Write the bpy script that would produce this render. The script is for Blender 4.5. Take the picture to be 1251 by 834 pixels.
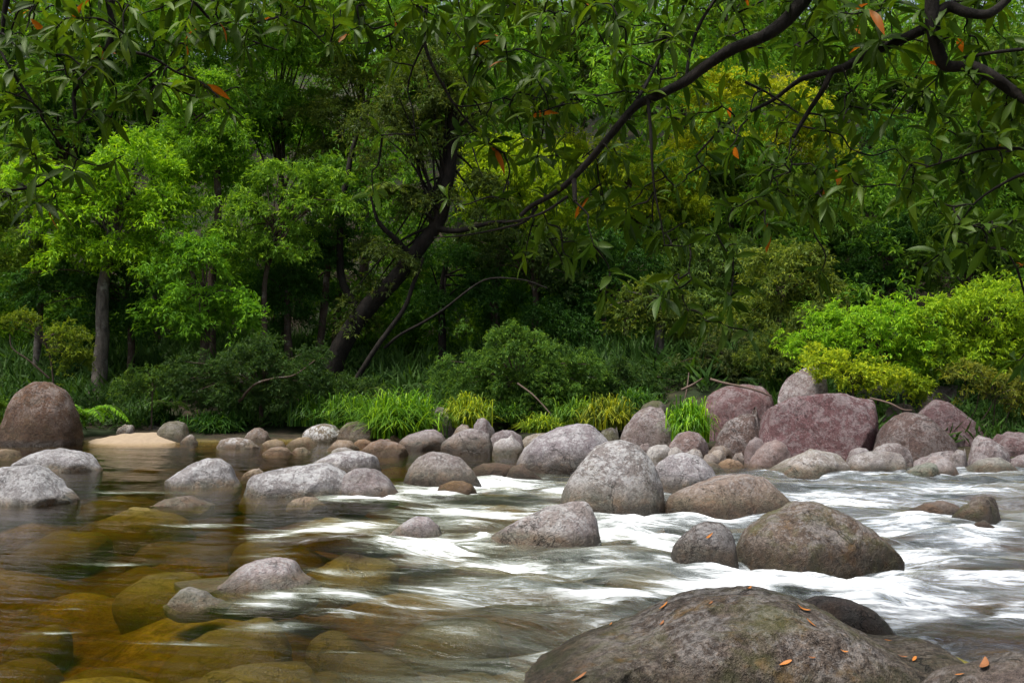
import bpy, math, random
import numpy as np
from mathutils import Vector, Matrix
from mathutils.bvhtree import BVHTree

for o in list(bpy.data.objects):
    bpy.data.objects.remove(o)
scene = bpy.context.scene
COL = scene.collection
R = math.radians

# ------------------------------------------------------------------ camera
PW, PH = 1251.0, 834.0
LENS = 35.0
F = LENS / 36.0 * PW
CAM_H = 1.6
PITCH = math.atan(35.0 / F)
cd = bpy.data.cameras.new('camera'); cd.lens = LENS; cd.sensor_width = 36
cd.clip_start = 0.05; cd.clip_end = 1000
cam = bpy.data.objects.new('camera', cd); COL.objects.link(cam)
cam.location = (0, 0, CAM_H); cam.rotation_euler = (math.pi/2 + PITCH, 0, 0)
scene.camera = cam
# ------------------------------------------------------------------ light
SUN_EL, SUN_AZ = 67.0, 238.0          # azimuth: 0 = +Y (away from camera), clockwise; 238 = from behind the camera, to the left
sun_vec = Vector((math.sin(R(SUN_AZ))*math.cos(R(SUN_EL)), math.cos(R(SUN_AZ))*math.cos(R(SUN_EL)), math.sin(R(SUN_EL))))
w = bpy.data.worlds.new('World'); scene.world = w; w.use_nodes = True
wn = w.node_tree; bg = wn.nodes['Background']
sky = wn.nodes.new('ShaderNodeTexSky'); sky.sky_type = 'NISHITA'; sky.sun_disc = False
sky.sun_elevation = R(SUN_EL); sky.sun_rotation = R(SUN_AZ); sky.air_density = 1.0; sky.dust_density = 3.0; sky.ozone_density = 1.0
bw = wn.nodes.new('ShaderNodeRGBToBW'); wn.links.new(sky.outputs[0], bw.inputs[0]); cmb = wn.nodes.new('ShaderNodeMix'); cmb.data_type = 'RGBA'; cmb.inputs[0].default_value = .55
wn.links.new(sky.outputs[0], cmb.inputs[6]); wn.links.new(bw.outputs[0], cmb.inputs[7]); wn.links.new(cmb.outputs[2], bg.inputs[0]); bg.inputs[1].default_value = 0.075
sd = bpy.data.lights.new('sun', 'SUN'); sd.energy = 2.1; sd.angle = R(26); sd.color = (1.0, 0.965, 0.90)
sun = bpy.data.objects.new('sun', sd); COL.objects.link(sun)
sun.rotation_euler = sun_vec.to_track_quat('Z', 'Y').to_euler(); sun.location = sun_vec*60
scene.view_settings.view_transform = 'Standard'
scene.view_settings.look = 'None'
scene.view_settings.exposure = 1.5
scene.view_settings.gamma = 1.0
scene.view_settings.use_curve_mapping = False
cy = scene.cycles
cy.max_bounces = 6; cy.diffuse_bounces = 3; cy.glossy_bounces = 3; cy.transmission_bounces = 3
cy.transparent_max_bounces = 8; cy.volume_bounces = 0
cy.caustics_reflective = False; cy.caustics_refractive = False
cy.use_adaptive_sampling = True; cy.adaptive_threshold = 0.015
cy.sample_clamp_indirect = 6
try:
    cy.use_denoising = True; cy.denoiser = 'OPENIMAGEDENOISE'
    cy.denoising_input_passes = 'RGB_ALBEDO_NORMAL'; cy.denoising_prefilter = 'ACCURATE'
except Exception as e:
    print('denoise', e)

# ------------------------------------------------------------------ geometry of view
cp, sp = math.cos(PITCH), math.sin(PITCH)
def ray(px, py):
    a = (px - PW/2)/F; b = (PH/2 - py)/F
    return np.array([a, cp - b*sp, sp + b*cp])
def at_z(px, py, z=0.0):
    d = ray(px, py); t = (z - CAM_H)/d[2]
    return np.array([0, 0, CAM_H]) + d*t
def at_y(px, py, y):
    d = ray(px, py); t = y/d[1]
    return np.array([0, 0, CAM_H]) + d*t
def to_px(P):
    x, y, z = P[..., 0], P[..., 1], P[..., 2] - CAM_H
    dep = y*cp + z*sp; up = -y*sp + z*cp
    return PW/2 + F*x/dep, PH/2 - F*up/dep

# ------------------------------------------------------------------ noise
def _h(ix, iy, iz, s):
    n = (ix*374761393 + iy*668265263 + iz*2147483647 + s*1274126177) & 0xffffffff
    n = ((n ^ (n >> 13))*1274126177) & 0xffffffff
    n = ((n ^ (n >> 16))*2246822519) & 0xffffffff
    return ((n ^ (n >> 15)) & 0xffff)/65535.0
def vnoise(p, s=0):
    p = np.asarray(p, dtype=np.float64)
    i = np.floor(p).astype(np.int64); f = p - i; f = f*f*f*(f*(f*6-15)+10)
    r = 0
    for dx in (0, 1):
        wx = f[..., 0] if dx else 1-f[..., 0]
        for dy in (0, 1):
            wy = f[..., 1] if dy else 1-f[..., 1]
            for dz in (0, 1):
                wz = f[..., 2] if dz else 1-f[..., 2]
                r = r + wx*wy*wz*_h(i[..., 0]+dx, i[..., 1]+dy, i[..., 2]+dz, s)
    return r*2-1
def fbm(p, s=0, o=3, g=0.5):
    r = 0; a = 1; t = 0; q = np.asarray(p, dtype=np.float64)
    for k in range(o):
        r = r + a*vnoise(q, s+k*17); t += a; a *= g; q = q*2.03+11.3
    return r/t
def sstep(a, b, x):
    t = np.clip((x-a)/(b-a), 0, 1); return t*t*(3-2*t)

# ------------------------------------------------------------------ mesh helpers
def mesh_from(name, V, faces, nv=4, smooth=True, attrs=None, mats=(), mat_idx=None):
    """V (n,3); faces: (m,nv) array or list of arrays of mixed sizes"""
    me = bpy.data.meshes.new(name)
    V = np.ascontiguousarray(V, dtype=np.float32)
    me.vertices.add(len(V)); me.vertices.foreach_set('co', V.ravel())
    if not isinstance(faces, list): faces = [faces]
    fl = [np.asarray(f, dtype=np.int32) for f in faces if len(f)]
    idx = np.concatenate([f.ravel() for f in fl])
    tot = np.concatenate([np.full(len(f), f.shape[1], np.int32) for f in fl])
    st = np.concatenate([[0], np.cumsum(tot)[:-1]]).astype(np.int32)
    me.loops.add(len(idx)); me.loops.foreach_set('vertex_index', idx)
    me.polygons.add(len(tot)); me.polygons.foreach_set('loop_start', st)
    me.polygons.foreach_set('use_smooth', np.full(len(tot), bool(smooth)))
    if mat_idx is not None: me.polygons.foreach_set('material_index', mat_idx.astype(np.int32))
    for m in mats: me.materials.append(m)
    me.update(calc_edges=True)
    for k, (dom, arr) in (attrs or {}).items():
        a = me.attributes.new(k, 'FLOAT', dom); a.data.foreach_set('value', np.ascontiguousarray(arr, dtype=np.float32))
    return me
def link(name, me, parent=None, loc=(0, 0, 0)):
    o = bpy.data.objects.new(name, me); COL.objects.link(o)
    o.location = loc
    if parent is not None: o.parent = parent
    return o
def tag(o, label=None, cat=None, group=None, kind=None):
    if label: o['label'] = label
    if cat: o['category'] = cat
    if group: o['group'] = group
    if kind: o['kind'] = kind
    return o
def empty(name, loc):
    o = bpy.data.objects.new(name, None); COL.objects.link(o); o.location = loc; o.empty_display_size = 0.2
    return o
def nrm(a):
    return a/np.maximum(np.linalg.norm(a, axis=-1, keepdims=True), 1e-9)
def resample(P, n):
    P = np.asarray(P, float)
    if len(P) > 2:                                   # Catmull-Rom
        Q = np.vstack([2*P[0]-P[1], P, 2*P[-1]-P[-2]]); out = []
        m = max(2, int(np.ceil(n/(len(P)-1))))
        for i in range(1, len(Q)-2):
            t = np.linspace(0, 1, m, endpoint=False)[:, None]
            a, b, c, d = Q[i-1], Q[i], Q[i+1], Q[i+2]
            out.append(0.5*((2*b)+(-a+c)*t+(2*a-5*b+4*c-d)*t*t+(-a+3*b-3*c+d)*t**3))
        out.append(P[-1:]); return np.vstack(out)
    t = np.linspace(0, 1, n)[:, None]; return P[0]*(1-t)+P[-1]*t
class Tubes:
    def __init__(s): s.V = []; s.F = []; s.n = 0
    def add(s, P, r0, r1, sides=8, wob=0.0, seed=0, knob=0.0):
        P = np.asarray(P, float); n = len(P)
        r = r0 if hasattr(r0, '__len__') else np.linspace(r0, r1, n)
        r = np.asarray(r, float)
        T = nrm(np.gradient(P, axis=0))
        ref = np.array([0, 1, 0.0]) if abs(T[0][2]) > .7 else np.array([0, 0, 1.0])
        A = nrm(np.cross(T, ref)); B = np.cross(T, A)
        th = np.linspace(0, 2*np.pi, sides, endpoint=False)
        if wob: P = P + np.stack([vnoise(P*1.3+7, seed), vnoise(P*1.3+31, seed+1), P[:, 0]*0], -1)*wob
        ring = P[:, None, :] + (A[:, None, :]*np.cos(th)[None, :, None] + B[:, None, :]*np.sin(th)[None, :, None])*r[:, None, None]
        if knob:
            dd = fbm(ring*[6, 6, 2.2], seed+5, 3)
            ring = ring + nrm(ring-P[:, None, :])*(dd*knob)[..., None]*r[:, None, None]
        i = np.arange(n-1)[:, None]*sides; j = np.arange(sides)[None, :]; k = (j+1) % sides
        f = np.stack([i+j, i+k, i+sides+k, i+sides+j], -1).reshape(-1, 4) + s.n
        s.V.append(ring.reshape(-1, 3)); s.F.append(f); s.n += n*sides
    def mesh(s, name, mat): return mesh_from(name, np.vstack(s.V), np.vstack(s.F), mats=[mat])

# ------------------------------------------------------------------ materials
def new_mat(name):
    m = bpy.data.materials.new(name); m.use_nodes = True
    nt = m.node_tree; nt.nodes.clear()
    return m, nt
class NT:
    def __init__(s, nt): s.nt = nt
    def n(s, t, **kw):
        x = s.nt.nodes.new(t)
        for k, v in kw.items():
            if k.startswith('i_'):
                key = k[2:]
                x.inputs[int(key) if key.isdigit() else key.replace('_', ' ')].default_value = v
            else: setattr(x, k, v)
        return x
    def l(s, a, b): s.nt.links.new(a, b)
    def noise(s, vec, scale, detail=3, rough=.55, dist=0):
        x = s.n('ShaderNodeTexNoise'); x.inputs['Scale'].default_value = scale; x.inputs['Detail'].default_value = detail
        x.inputs['Roughness'].default_value = rough; x.inputs['Distortion'].default_value = dist
        if vec is not None: s.l(vec, x.inputs['Vector'])
        return x.outputs['Fac']
    def ramp(s, fac, stops, interp='LINEAR'):
        x = s.n('ShaderNodeValToRGB'); x.color_ramp.interpolation = interp
        e = x.color_ramp.elements
        while len(e) < len(stops): e.new(0.5)
        for el, (p, c) in zip(e, stops):
            el.position = p; el.color = (c, c, c, 1) if not hasattr(c, '__len__') else (*c, 1)
        s.l(fac, x.inputs[0]); return x.outputs[0]
    def math(s, op, a, b=None, c=None, clamp=False):
        x = s.n('ShaderNodeMath', operation=op); x.use_clamp = clamp
        for i, v in enumerate((a, b, c)):
            if v is None: continue
            if isinstance(v, (int, float)): x.inputs[i].default_value = v
            else: s.l(v, x.inputs[i])
        return x.outputs[0]
    def mix(s, fac, a, b, blend='MIX'):
        x = s.n('ShaderNodeMix', data_type='RGBA', blend_type=blend)
        for i, v in ((0, fac), (6, a), (7, b)):
            if isinstance(v, (int, float)): x.inputs[i].default_value = v if i == 0 else (v, v, v, 1)
            elif isinstance(v, tuple): x.inputs[i].default_value = (*v, 1)
            else: s.l(v, x.inputs[i])
        return x.outputs[2]
    def attr(s, name, obj=False, out='Fac'):
        x = s.n('ShaderNodeAttribute', attribute_name=name, attribute_type='OBJECT' if obj else 'GEOMETRY'); return x.outputs[out]
    def remap(s, v, a, b, c=0., d=1.):
        x = s.n('ShaderNodeMapRange'); x.clamp = True
        for i, q in enumerate((a, b, c, d)): x.inputs[i+1].default_value = q
        s.l(v, x.inputs[0]); return x.outputs[0]
    def out(s, surf, vol=None):
        o = s.n('ShaderNodeOutputMaterial'); s.l(surf, o.inputs[0])
        if vol is not None: s.l(vol, o.inputs[1])

def rock_material():
    m, nt = new_mat('granite'); g = NT(nt)
    tc = g.n('ShaderNodeTexCoord'); oi = g.n('ShaderNodeObjectInfo')
    off = g.n('ShaderNodeVectorMath', operation='SCALE'); off.inputs[0].default_value = (37., 19., 53.); g.l(oi.outputs['Random'], off.inputs['Scale'])
    ad = g.n('ShaderNodeVectorMath', operation='ADD'); g.l(tc.outputs['Object'], ad.inputs[0]); g.l(off.outputs[0], ad.inputs[1])
    v = ad.outputs[0]
    tint = g.attr('tint', True, 'Color'); lich = g.attr('lichen', True); moss = g.attr('moss', True); wetk = g.attr('wet', True); grain = g.attr('grain', True)
    big = g.noise(v, 1.7, 4, .6, .4); mid = g.noise(v, 7, 4, .65, .3); fine = g.noise(v, 55, 3, .7); speck = g.noise(v, 130, 2, .7)
    c = g.mix(g.ramp(big, [(.3, 0), (.7, 1)]), g.mix(1.0, tint, (0.72, 0.68, 0.66), 'MULTIPLY'), g.mix(1.0, tint, (1.22, 1.16, 1.12), 'MULTIPLY'))
    c = g.mix(g.ramp(mid, [(.35, .55), (.6, 0)]), c, g.mix(1.0, tint, (0.55, 0.47, 0.42), 'MULTIPLY'))
    c = g.mix(g.math('MULTIPLY', g.ramp(fine, [(.46, 0), (.58, 1)]), .6), c, g.mix(1.0, c, (1.55, 1.5, 1.45), 'MULTIPLY'))
    c = g.mix(g.math('MULTIPLY', g.ramp(speck, [(.38, 1), (.5, 0)]), g.math('MULTIPLY', grain, .75)), c, g.mix(1.0, c, (0.35, 0.32, 0.3), 'MULTIPLY'))
    # pale lichen, mostly on upper faces
    ge = g.n('ShaderNodeNewGeometry'); sx = g.n('ShaderNodeSeparateXYZ'); g.l(ge.outputs['Normal'], sx.inputs[0])
    pz = g.n('ShaderNodeSeparateXYZ'); g.l(ge.outputs['Position'], pz.inputs[0])
    ln = g.noise(v, 4.5, 5, .72, .6); ls = g.noise(v, 28, 4, .75)
    up = g.remap(sx.outputs[2], -.2, .75)
    lm = g.math('MULTIPLY', g.ramp(g.math('ADD', g.math('MULTIPLY', ln, .6), g.math('MULTIPLY', ls, .4)), [(.48, 0), (.535, 1)]), g.math('MULTIPLY', lich, g.math('MULTIPLY_ADD', up, .75, .25)), clamp=True)
    c = g.mix(g.math('MULTIPLY', lm, .95), c, (.50, .50, .505))
    coarse = g.noise(v, 19, 4, .75, .2)
    c = g.mix(g.math('MULTIPLY', g.ramp(coarse, [(.40, 1), (.5, 0)]), g.math('MULTIPLY_ADD', grain, .6, .1)), c, g.mix(1.0, c, (.42, .38, .36), 'MULTIPLY'))
    c = g.mix(g.math('MULTIPLY', g.ramp(coarse, [(.54, 0), (.62, 1)]), g.math('MULTIPLY', grain, .5)), c, g.mix(1.0, c, (1.5, 1.48, 1.45), 'MULTIPLY'))
    vs = g.n('ShaderNodeTexVoronoi'); vs.inputs['Scale'].default_value = 9; g.l(v, vs.inputs['Vector'])
    spots = g.math('MULTIPLY', g.ramp(g.math('ADD', vs.outputs['Distance'], g.math('MULTIPLY', ls, .25)), [(.2, 1), (.26, 0)]), g.math('MULTIPLY', lich, .7), clamp=True)
    c = g.mix(spots, c, (.5, .49, .45))
    crk = g.ramp(g.math('ABSOLUTE', g.math('SUBTRACT', g.noise(v, 1.5, 6, .6, .9), .5)), [(.0, 1), (.006, 0)])
    crk = g.math('MULTIPLY', crk, g.ramp(big, [(.45, 0), (.55, 1)]))
    c = g.mix(g.math('MULTIPLY', crk, .75), c, (.035, .03, .026))
    # moss / algae
    mm = g.math('MULTIPLY', g.ramp(g.noise(v, 2.6, 5, .7, .5), [(.45, 0), (.62, 1)]), moss, clamp=True)
    c = g.mix(mm, c, g.mix(fine, (.05, .06, .012), (.13, .13, .03)))
    ochre = g.math('MULTIPLY', g.ramp(g.noise(v, 3.4, 5, .7), [(.58, 0), (.68, 1)]), moss, clamp=True)
    c = g.mix(ochre, c, (.2, .11, .025))
    # water-stained band along the waterline, then the dark wet edge
    zz = g.math('ADD', pz.outputs[2], g.math('MULTIPLY', g.math('SUBTRACT', big, .5), -.35))
    band = g.math('MULTIPLY', g.remap(g.math('DIVIDE', zz, g.math('MAXIMUM', wetk, .05)), .38, .14), g.remap(wetk, 0, .3))
    gb = g.mix(g.ramp(ln, [(.4, 0), (.6, 1)]), (.52, .58, .48), (.50, .36, .22))
    c = g.mix(g.math('MULTIPLY', g.math('MINIMUM', band, 1.0), .9), c, g.mix(1.0, c, gb, 'MULTIPLY'))
    z2 = g.math('ADD', pz.outputs[2], g.math('MULTIPLY', g.math('SUBTRACT', mid, .5), -.12))
    wet = g.math('MULTIPLY', g.remap(z2, .15, .06), g.math('MINIMUM', wetk, 1.0))
    c = g.mix(g.math('MULTIPLY', wet, .9), c, g.mix(1.0, c, (.25, .19, .13), 'MULTIPLY'))
    und = g.remap(g.math('ADD', pz.outputs[2], g.attr('dip', True)), -.01, -.07)
    c = g.mix(g.math('MULTIPLY', und, .85), c, g.mix(g.math('ADD', g.math('MULTIPLY', mid, .6), g.math('MULTIPLY', coarse, .4)), (.09, .055, .014), (.46, .36, .095)))
    b = g.n('ShaderNodeBsdfPrincipled'); g.l(c, b.inputs['Base Color'])
    g.l(g.math('MULTIPLY_ADD', wet, -.45, .78), b.inputs['Roughness']); b.inputs['Specular IOR Level'].default_value = .35
    bh = g.math('ADD', g.math('MULTIPLY_ADD', crk, -.5, g.math('MULTIPLY', mid, .9)), g.math('ADD', g.math('MULTIPLY', coarse, .5), g.math('ADD', g.math('MULTIPLY', fine, .45), g.math('MULTIPLY', speck, .24))))
    bp = g.n('ShaderNodeBump'); bp.inputs['Strength'].default_value = .95; bp.inputs['Distance'].default_value = .06; g.l(bh, bp.inputs['Height']); g.l(bp.outputs[0], b.inputs['Normal'])
    g.out(b.outputs[0]); return m

def leaf_material(name, gloss=.12, trans=.45, near=False):
    m, nt = new_mat(name); g = NT(nt)
    tint = g.attr('tint', True, 'Color'); rnd = g.attr('rnd'); yng_lit = g.attr('young_lit')
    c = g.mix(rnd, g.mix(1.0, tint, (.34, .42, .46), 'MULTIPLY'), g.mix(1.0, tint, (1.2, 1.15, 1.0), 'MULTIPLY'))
    if near:
        c = g.mix(g.ramp(yng_lit, [(0.0, 0), (.6, 1)]), c, g.mix(1.0, tint, (2.6, 1.9, .8), 'MULTIPLY'))  # yellow whorls: young leaves that also paint backlit highlights
        c = g.mix(g.ramp(yng_lit, [(.93, 0), (.94, 1)], 'CONSTANT'), c, (.42, .12, .015))
    else:
        c = g.mix(yng_lit, c, g.mix(1.0, tint, (2.7, 1.9, .8), 'MULTIPLY'))  # young twig tips, brightened to paint sunlit highlights on the crowns
    d = g.n('ShaderNodeBsdfDiffuse'); g.l(c, d.inputs[0])
    t = g.n('ShaderNodeBsdfTranslucent'); g.l(g.mix(1.0, c, (1.25, 1.2, .5), 'MULTIPLY'), t.inputs[0])
    mx = g.n('ShaderNodeMixShader'); mx.inputs[0].default_value = trans; g.l(d.outputs[0], mx.inputs[1]); g.l(t.outputs[0], mx.inputs[2])
    gl = g.n('ShaderNodeBsdfGlossy'); gl.inputs['Roughness'].default_value = .5; gl.inputs[0].default_value = (.6, .66, .5, 1)
    lw = g.n('ShaderNodeFresnel'); lw.inputs[0].default_value = 1.4
    m2 = g.n('ShaderNodeMixShader'); g.l(g.math('MINIMUM', g.math('MULTIPLY', lw.outputs[0], gloss*3), gloss*.45), m2.inputs[0]); g.l(mx.outputs[0], m2.inputs[1]); g.l(gl.outputs[0], m2.inputs[2])
    g.out(m2.outputs[0]); return m

def bark_material(name, a, b_, lichen=.3):
    m, nt = new_mat(name); g = NT(nt)
    tc = g.n('ShaderNodeTexCoord'); mp = g.n('ShaderNodeMapping'); mp.inputs['Scale'].default_value = (1, 1, .35); g.l(tc.outputs['Object'], mp.inputs[0])
    n1 = g.noise(mp.outputs[0], 9, 5, .65, .5); n2 = g.noise(tc.outputs['Object'], 3, 5, .7); n3 = g.noise(mp.outputs[0], 40, 3)
    c = g.mix(g.ramp(n1, [(.35, 0), (.65, 1)]), a, b_)
    c = g.mix(g.math('MULTIPLY', g.ramp(n2, [(.55, 0), (.66, 1)]), lichen), c, (.30, .31, .27))
    b = g.n('ShaderNodeBsdfPrincipled'); g.l(c, b.inputs['Base Color']); b.inputs['Roughness'].default_value = .9; b.inputs['Specular IOR Level'].default_value = .2
    bp = g.n('ShaderNodeBump'); bp.inputs['Strength'].default_value = .8; bp.inputs['Distance'].default_value = .03
    g.l(g.math('ADD', n1, g.math('MULTIPLY', n3, .4)), bp.inputs['Height']); g.l(bp.outputs[0], b.inputs['Normal'])
    g.out(b.outputs[0]); return m

def terrain_material():
    m, nt = new_mat('bank_and_bed'); g = NT(nt)
    ge = g.n('ShaderNodeNewGeometry'); p = ge.outputs['Position']
    pz = g.n('ShaderNodeSeparateXYZ'); g.l(p, pz.inputs[0])
    n1 = g.noise(p, .8, 4); n2 = g.noise(p, 5, 5, .65); n3 = g.noise(p, 30, 4, .7)
    bed = g.mix(g.ramp(n2, [(.35, 0), (.65, 1)]), (.14, .10, .025), (.40, .32, .085))
    bed = g.mix(g.math('MULTIPLY', g.ramp(n3, [(.4, 1), (.55, 0)]), .5), bed, (.05, .035, .012))
    bed = g.mix(g.ramp(n1, [(.4, 0), (.65, .7)]), bed, (.34, .31, .07))
    soil = g.mix(g.ramp(n2, [(.35, 0), (.65, 1)]), (.018, .014, .009), (.05, .038, .022))
    soil = g.mix(g.ramp(n1, [(.42, 0), (.6, .8)]), soil, (.012, .026, .007))
    z = g.math('ADD', pz.outputs[2], g.math('MULTIPLY', g.math('SUBTRACT', n2, .5), .2))
    c = g.mix(g.remap(z, -.06, .04), bed, soil)
    b = g.n('ShaderNodeBsdfPrincipled'); g.l(c, b.inputs['Base Color']); b.inputs['Roughness'].default_value = .9; b.inputs['Specular IOR Level'].default_value = .2
    bp = g.n('ShaderNodeBump'); bp.inputs['Strength'].default_value = .6; bp.inputs['Distance'].default_value = .06
    g.l(g.math('ADD', n2, g.math('MULTIPLY', n3, .4)), bp.inputs['Height']); g.l(bp.outputs[0], b.inputs['Normal'])
    g.out(b.outputs[0]); return m

def water_material():
    m, nt = new_mat('river_water'); g = NT(nt)
    ge = g.n('ShaderNodeNewGeometry'); p = ge.outputs['Position']
    foam = g.attr('foam'); turb = g.attr('turb')
    def streak(rot, sx_, sy_, scale, detail=4, rough=.6, dist=0.4):
        mp = g.n('ShaderNodeMapping'); mp.vector_type = 'TEXTURE'
        mp.inputs['Rotation'].default_value = (0, 0, R(rot)); mp.inputs['Scale'].default_value = (sx_, sy_, 1)
        g.l(p, mp.inputs[0]); return g.noise(mp.outputs[0], scale, detail, rough, dist)
    s1 = streak(-14, 4.0, 1, 1.9, 5, .6, .8); s2 = streak(-22, 5.0, 1, 7.5, 5, .7, .9); s3 = streak(-8, 5.0, 1, 20, 3, .6, .3)
    sn = g.math('ADD', g.math('MULTIPLY', s1, .34), g.math('ADD', g.math('MULTIPLY', s2, .40), g.math('MULTIPLY', s3, .26)))
    sn = g.math('MULTIPLY_ADD', g.math('SUBTRACT', sn, .5), 2.6, .5)
    # foam coverage: threshold falls where there is more foam, soft silky edge
    fx = g.math('ADD', g.math('MULTIPLY', foam, .62), g.math('SUBTRACT', sn, .75))
    ff = g.ramp(g.math('ADD', fx, .5), [(.40, 0), (.62, .38), (.88, 1)])
    ff = g.math('MULTIPLY', ff, g.remap(foam, .03, .2))
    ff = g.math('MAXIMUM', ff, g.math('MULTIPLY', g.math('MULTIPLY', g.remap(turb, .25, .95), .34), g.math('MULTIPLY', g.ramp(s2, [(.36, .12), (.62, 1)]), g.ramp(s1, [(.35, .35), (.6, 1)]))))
    t1 = streak(-15, 9.0, 1, 11, 3, .6, 1.2); t2 = streak(-24, 7.0, 1, 24, 3, .6, 1.0)
    r1 = g.remap(g.math('ABSOLUTE', g.math('SUBTRACT', t1, .5)), .055, .0); r2 = g.remap(g.math('ABSOLUTE', g.math('SUBTRACT', t2, .5)), .06, .0)
    thr = g.math('MULTIPLY', g.math('MAXIMUM', g.math('MULTIPLY', r1, .8), g.math('MULTIPLY', r2, .6)), g.math('MULTIPLY', g.remap(foam, .08, .55), g.ramp(s1, [(.42, 0), (.6, 1)])))
    ff = g.math('MAXIMUM', ff, thr)
    bh = g.math('ADD', g.math('MULTIPLY', s1, 1.0), g.math('ADD', g.math('MULTIPLY', s2, .5), g.math('ADD', g.math('MULTIPLY', s3, .15), g.math('MULTIPLY', thr, .2))))
    bp = g.n('ShaderNodeBump'); bp.inputs['Distance'].default_value = .10; g.l(g.math('MULTIPLY_ADD', turb, 1.0, .09), bp.inputs['Strength']); g.l(bh, bp.inputs['Height'])
    tr = g.n('ShaderNodeBsdfTransparent'); tr.inputs[0].default_value = (.96, .95, .9, 1)
    gl = g.n('ShaderNodeBsdfGlossy'); gl.inputs['Roughness'].default_value = .10; gl.inputs[0].default_value = (1, 1, 1, 1); g.l(bp.outputs[0], gl.inputs['Normal'])
    g.l(g.math('MULTIPLY_ADD', turb, .24, .02), gl.inputs['Roughness'])
    fr = g.n('ShaderNodeFresnel'); fr.inputs[0].default_value = 1.33; g.l(bp.outputs[0], fr.inputs['Normal'])
    wmx = g.n('ShaderNodeMixShader'); g.l(fr.outputs[0], wmx.inputs[0]); g.l(tr.outputs[0], wmx.inputs[1]); g.l(gl.outputs[0], wmx.inputs[2])
    pxs = g.n('ShaderNodeSeparateXYZ'); g.l(p, pxs.inputs[0])
    df = g.n('ShaderNodeBsdfDiffuse'); g.l(g.mix(ff, g.mix(g.remap(pxs.outputs[0], -.5, 3.0), (.30, .35, .22), (.34, .41, .47)), (.88, .90, .93)), df.inputs[0])  # bluish base to the right paints the sky's silvery reflection
    bp2 = g.n('ShaderNodeBump'); bp2.inputs['Distance'].default_value = .08; bp2.inputs['Strength'].default_value = .5; g.l(sn, bp2.inputs['Height']); g.l(bp2.outputs[0], df.inputs['Normal'])
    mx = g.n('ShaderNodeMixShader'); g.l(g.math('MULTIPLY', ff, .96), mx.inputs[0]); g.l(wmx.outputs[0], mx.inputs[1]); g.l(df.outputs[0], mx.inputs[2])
    va = g.n('ShaderNodeVolumeAbsorption'); va.inputs[0].default_value = (.72, .60, .08, 1); va.inputs[1].default_value = 2.7
    g.out(mx.outputs[0], va.outputs[0])
    try: m.cycles.homogeneous_volume = True
    except Exception: pass
    return m
def plain(name, col, rough=.8, col2=None, scale=12):
    m, nt = new_mat(name); g = NT(nt); tc = g.n('ShaderNodeTexCoord')
    n = g.noise(tc.outputs['Object'], scale, 4, .65)
    b = g.n('ShaderNodeBsdfPrincipled'); g.l(g.mix(n, col, col2 or tuple(c*1.5 for c in col)), b.inputs['Base Color']); b.inputs['Roughness'].default_value = rough
    bp = g.n('ShaderNodeBump'); bp.inputs['Strength'].default_value = .3; bp.inputs['Distance'].default_value = .02; g.l(n, bp.inputs['Height']); g.l(bp.outputs[0], b.inputs['Normal'])
    g.out(b.outputs[0]); return m

M_ROCK = rock_material()
M_LEAF = leaf_material('forest_leaf')
M_NEAR = leaf_material('overhanging_leaf', gloss=.085, trans=.52, near=True)
M_GRASS = leaf_material('grass_blade', gloss=.1, trans=.4)
M_BARK = bark_material('brown_bark', (.03, .021, .015), (.09, .065, .048))
M_BARKG = bark_material('grey_bark', (.05, .043, .036), (.14, .12, .10), .5)
M_BARKD = bark_material('dark_wet_bark', (.006, .005, .004), (.018, .014, .011), .04)
M_TERR = terrain_material(); M_WATER = water_material()
M_SAND = plain('river_sand', (.22, .165, .11), .95, (.34, .26, .175), 14)
M_OLEAF = plain('dry_orange_leaf', (.35, .09, .01), .6, (.55, .22, .03), 30)
M_BLEAF = plain('dry_brown_leaf', (.16, .06, .02), .7, (.34, .13, .04), 40)
M_WOOD = plain('driftwood', (.06, .038, .028), .85, (.15, .10, .075), 20)

# ------------------------------------------------------------------ terrain
BX = np.array([-40, -14, -11, -8, -5, -2, 0, 2, 3.5, 5, 6.5, 8, 10, 13, 40.])
BY = np.array([22, 22.4, 22.4, 22.6, 22.9, 22.4, 22., 21.2, 20.4, 19.2, 18.0, 17.2, 16.8, 16.6, 16.6])
def bank_y(x): return np.interp(x, BX, BY)
def ground_z(x, y):
    x = np.asarray(x, float); y = np.asarray(y, float)
    d = y - bank_y(x)
    z = -0.44 + .51*sstep(-1.6, 0.3, d) + 1.15*sstep(0.0, 6.5, d) + 0.06*np.maximum(d-5, 0) + 0.40*np.maximum(d-13, 0)*sstep(13, 24, d)
    rapid = sstep(-1.8, .5, x + (y-10)*0.1)          # shallower through the rapids
    z = z + 0.06*rapid*sstep(2, -2, d)
    p = np.stack([x, y, x*0], -1)
    z = z + (0.09*fbm(p*.9, 3, 2) + .34*np.maximum(0, fbm(p*[.85, 1.1, 1]+9, 13, 2)-.05))*sstep(1., -2, d) + 0.09*np.abs(fbm(p*[1.7, 2.1, 1], 9, 2))*sstep(1., -1., d) + 0.25*fbm(p*.35, 5, 3)*sstep(0, 5, d)
    near = sstep(3.0, 1.6, y)                         # the near bank under and behind the camera
    z = z*(1-near) + near*(0.10 + .05*fbm(p*.8, 4, 2))
    return z
xs = np.concatenate([np.linspace(-90, -16, 38, endpoint=False), np.arange(-16, 16, .11), np.linspace(16, 90, 38)])
ys = np.concatenate([np.linspace(-12, 2.5, 16, endpoint=False), np.arange(2.5, 12, .07), np.arange(12, 27, .14), np.linspace(27, 110, 70)])
X, Y = np.meshgrid(xs, ys)
Z = ground_z(X, Y)
nx, ny = len(xs), len(ys)
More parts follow.
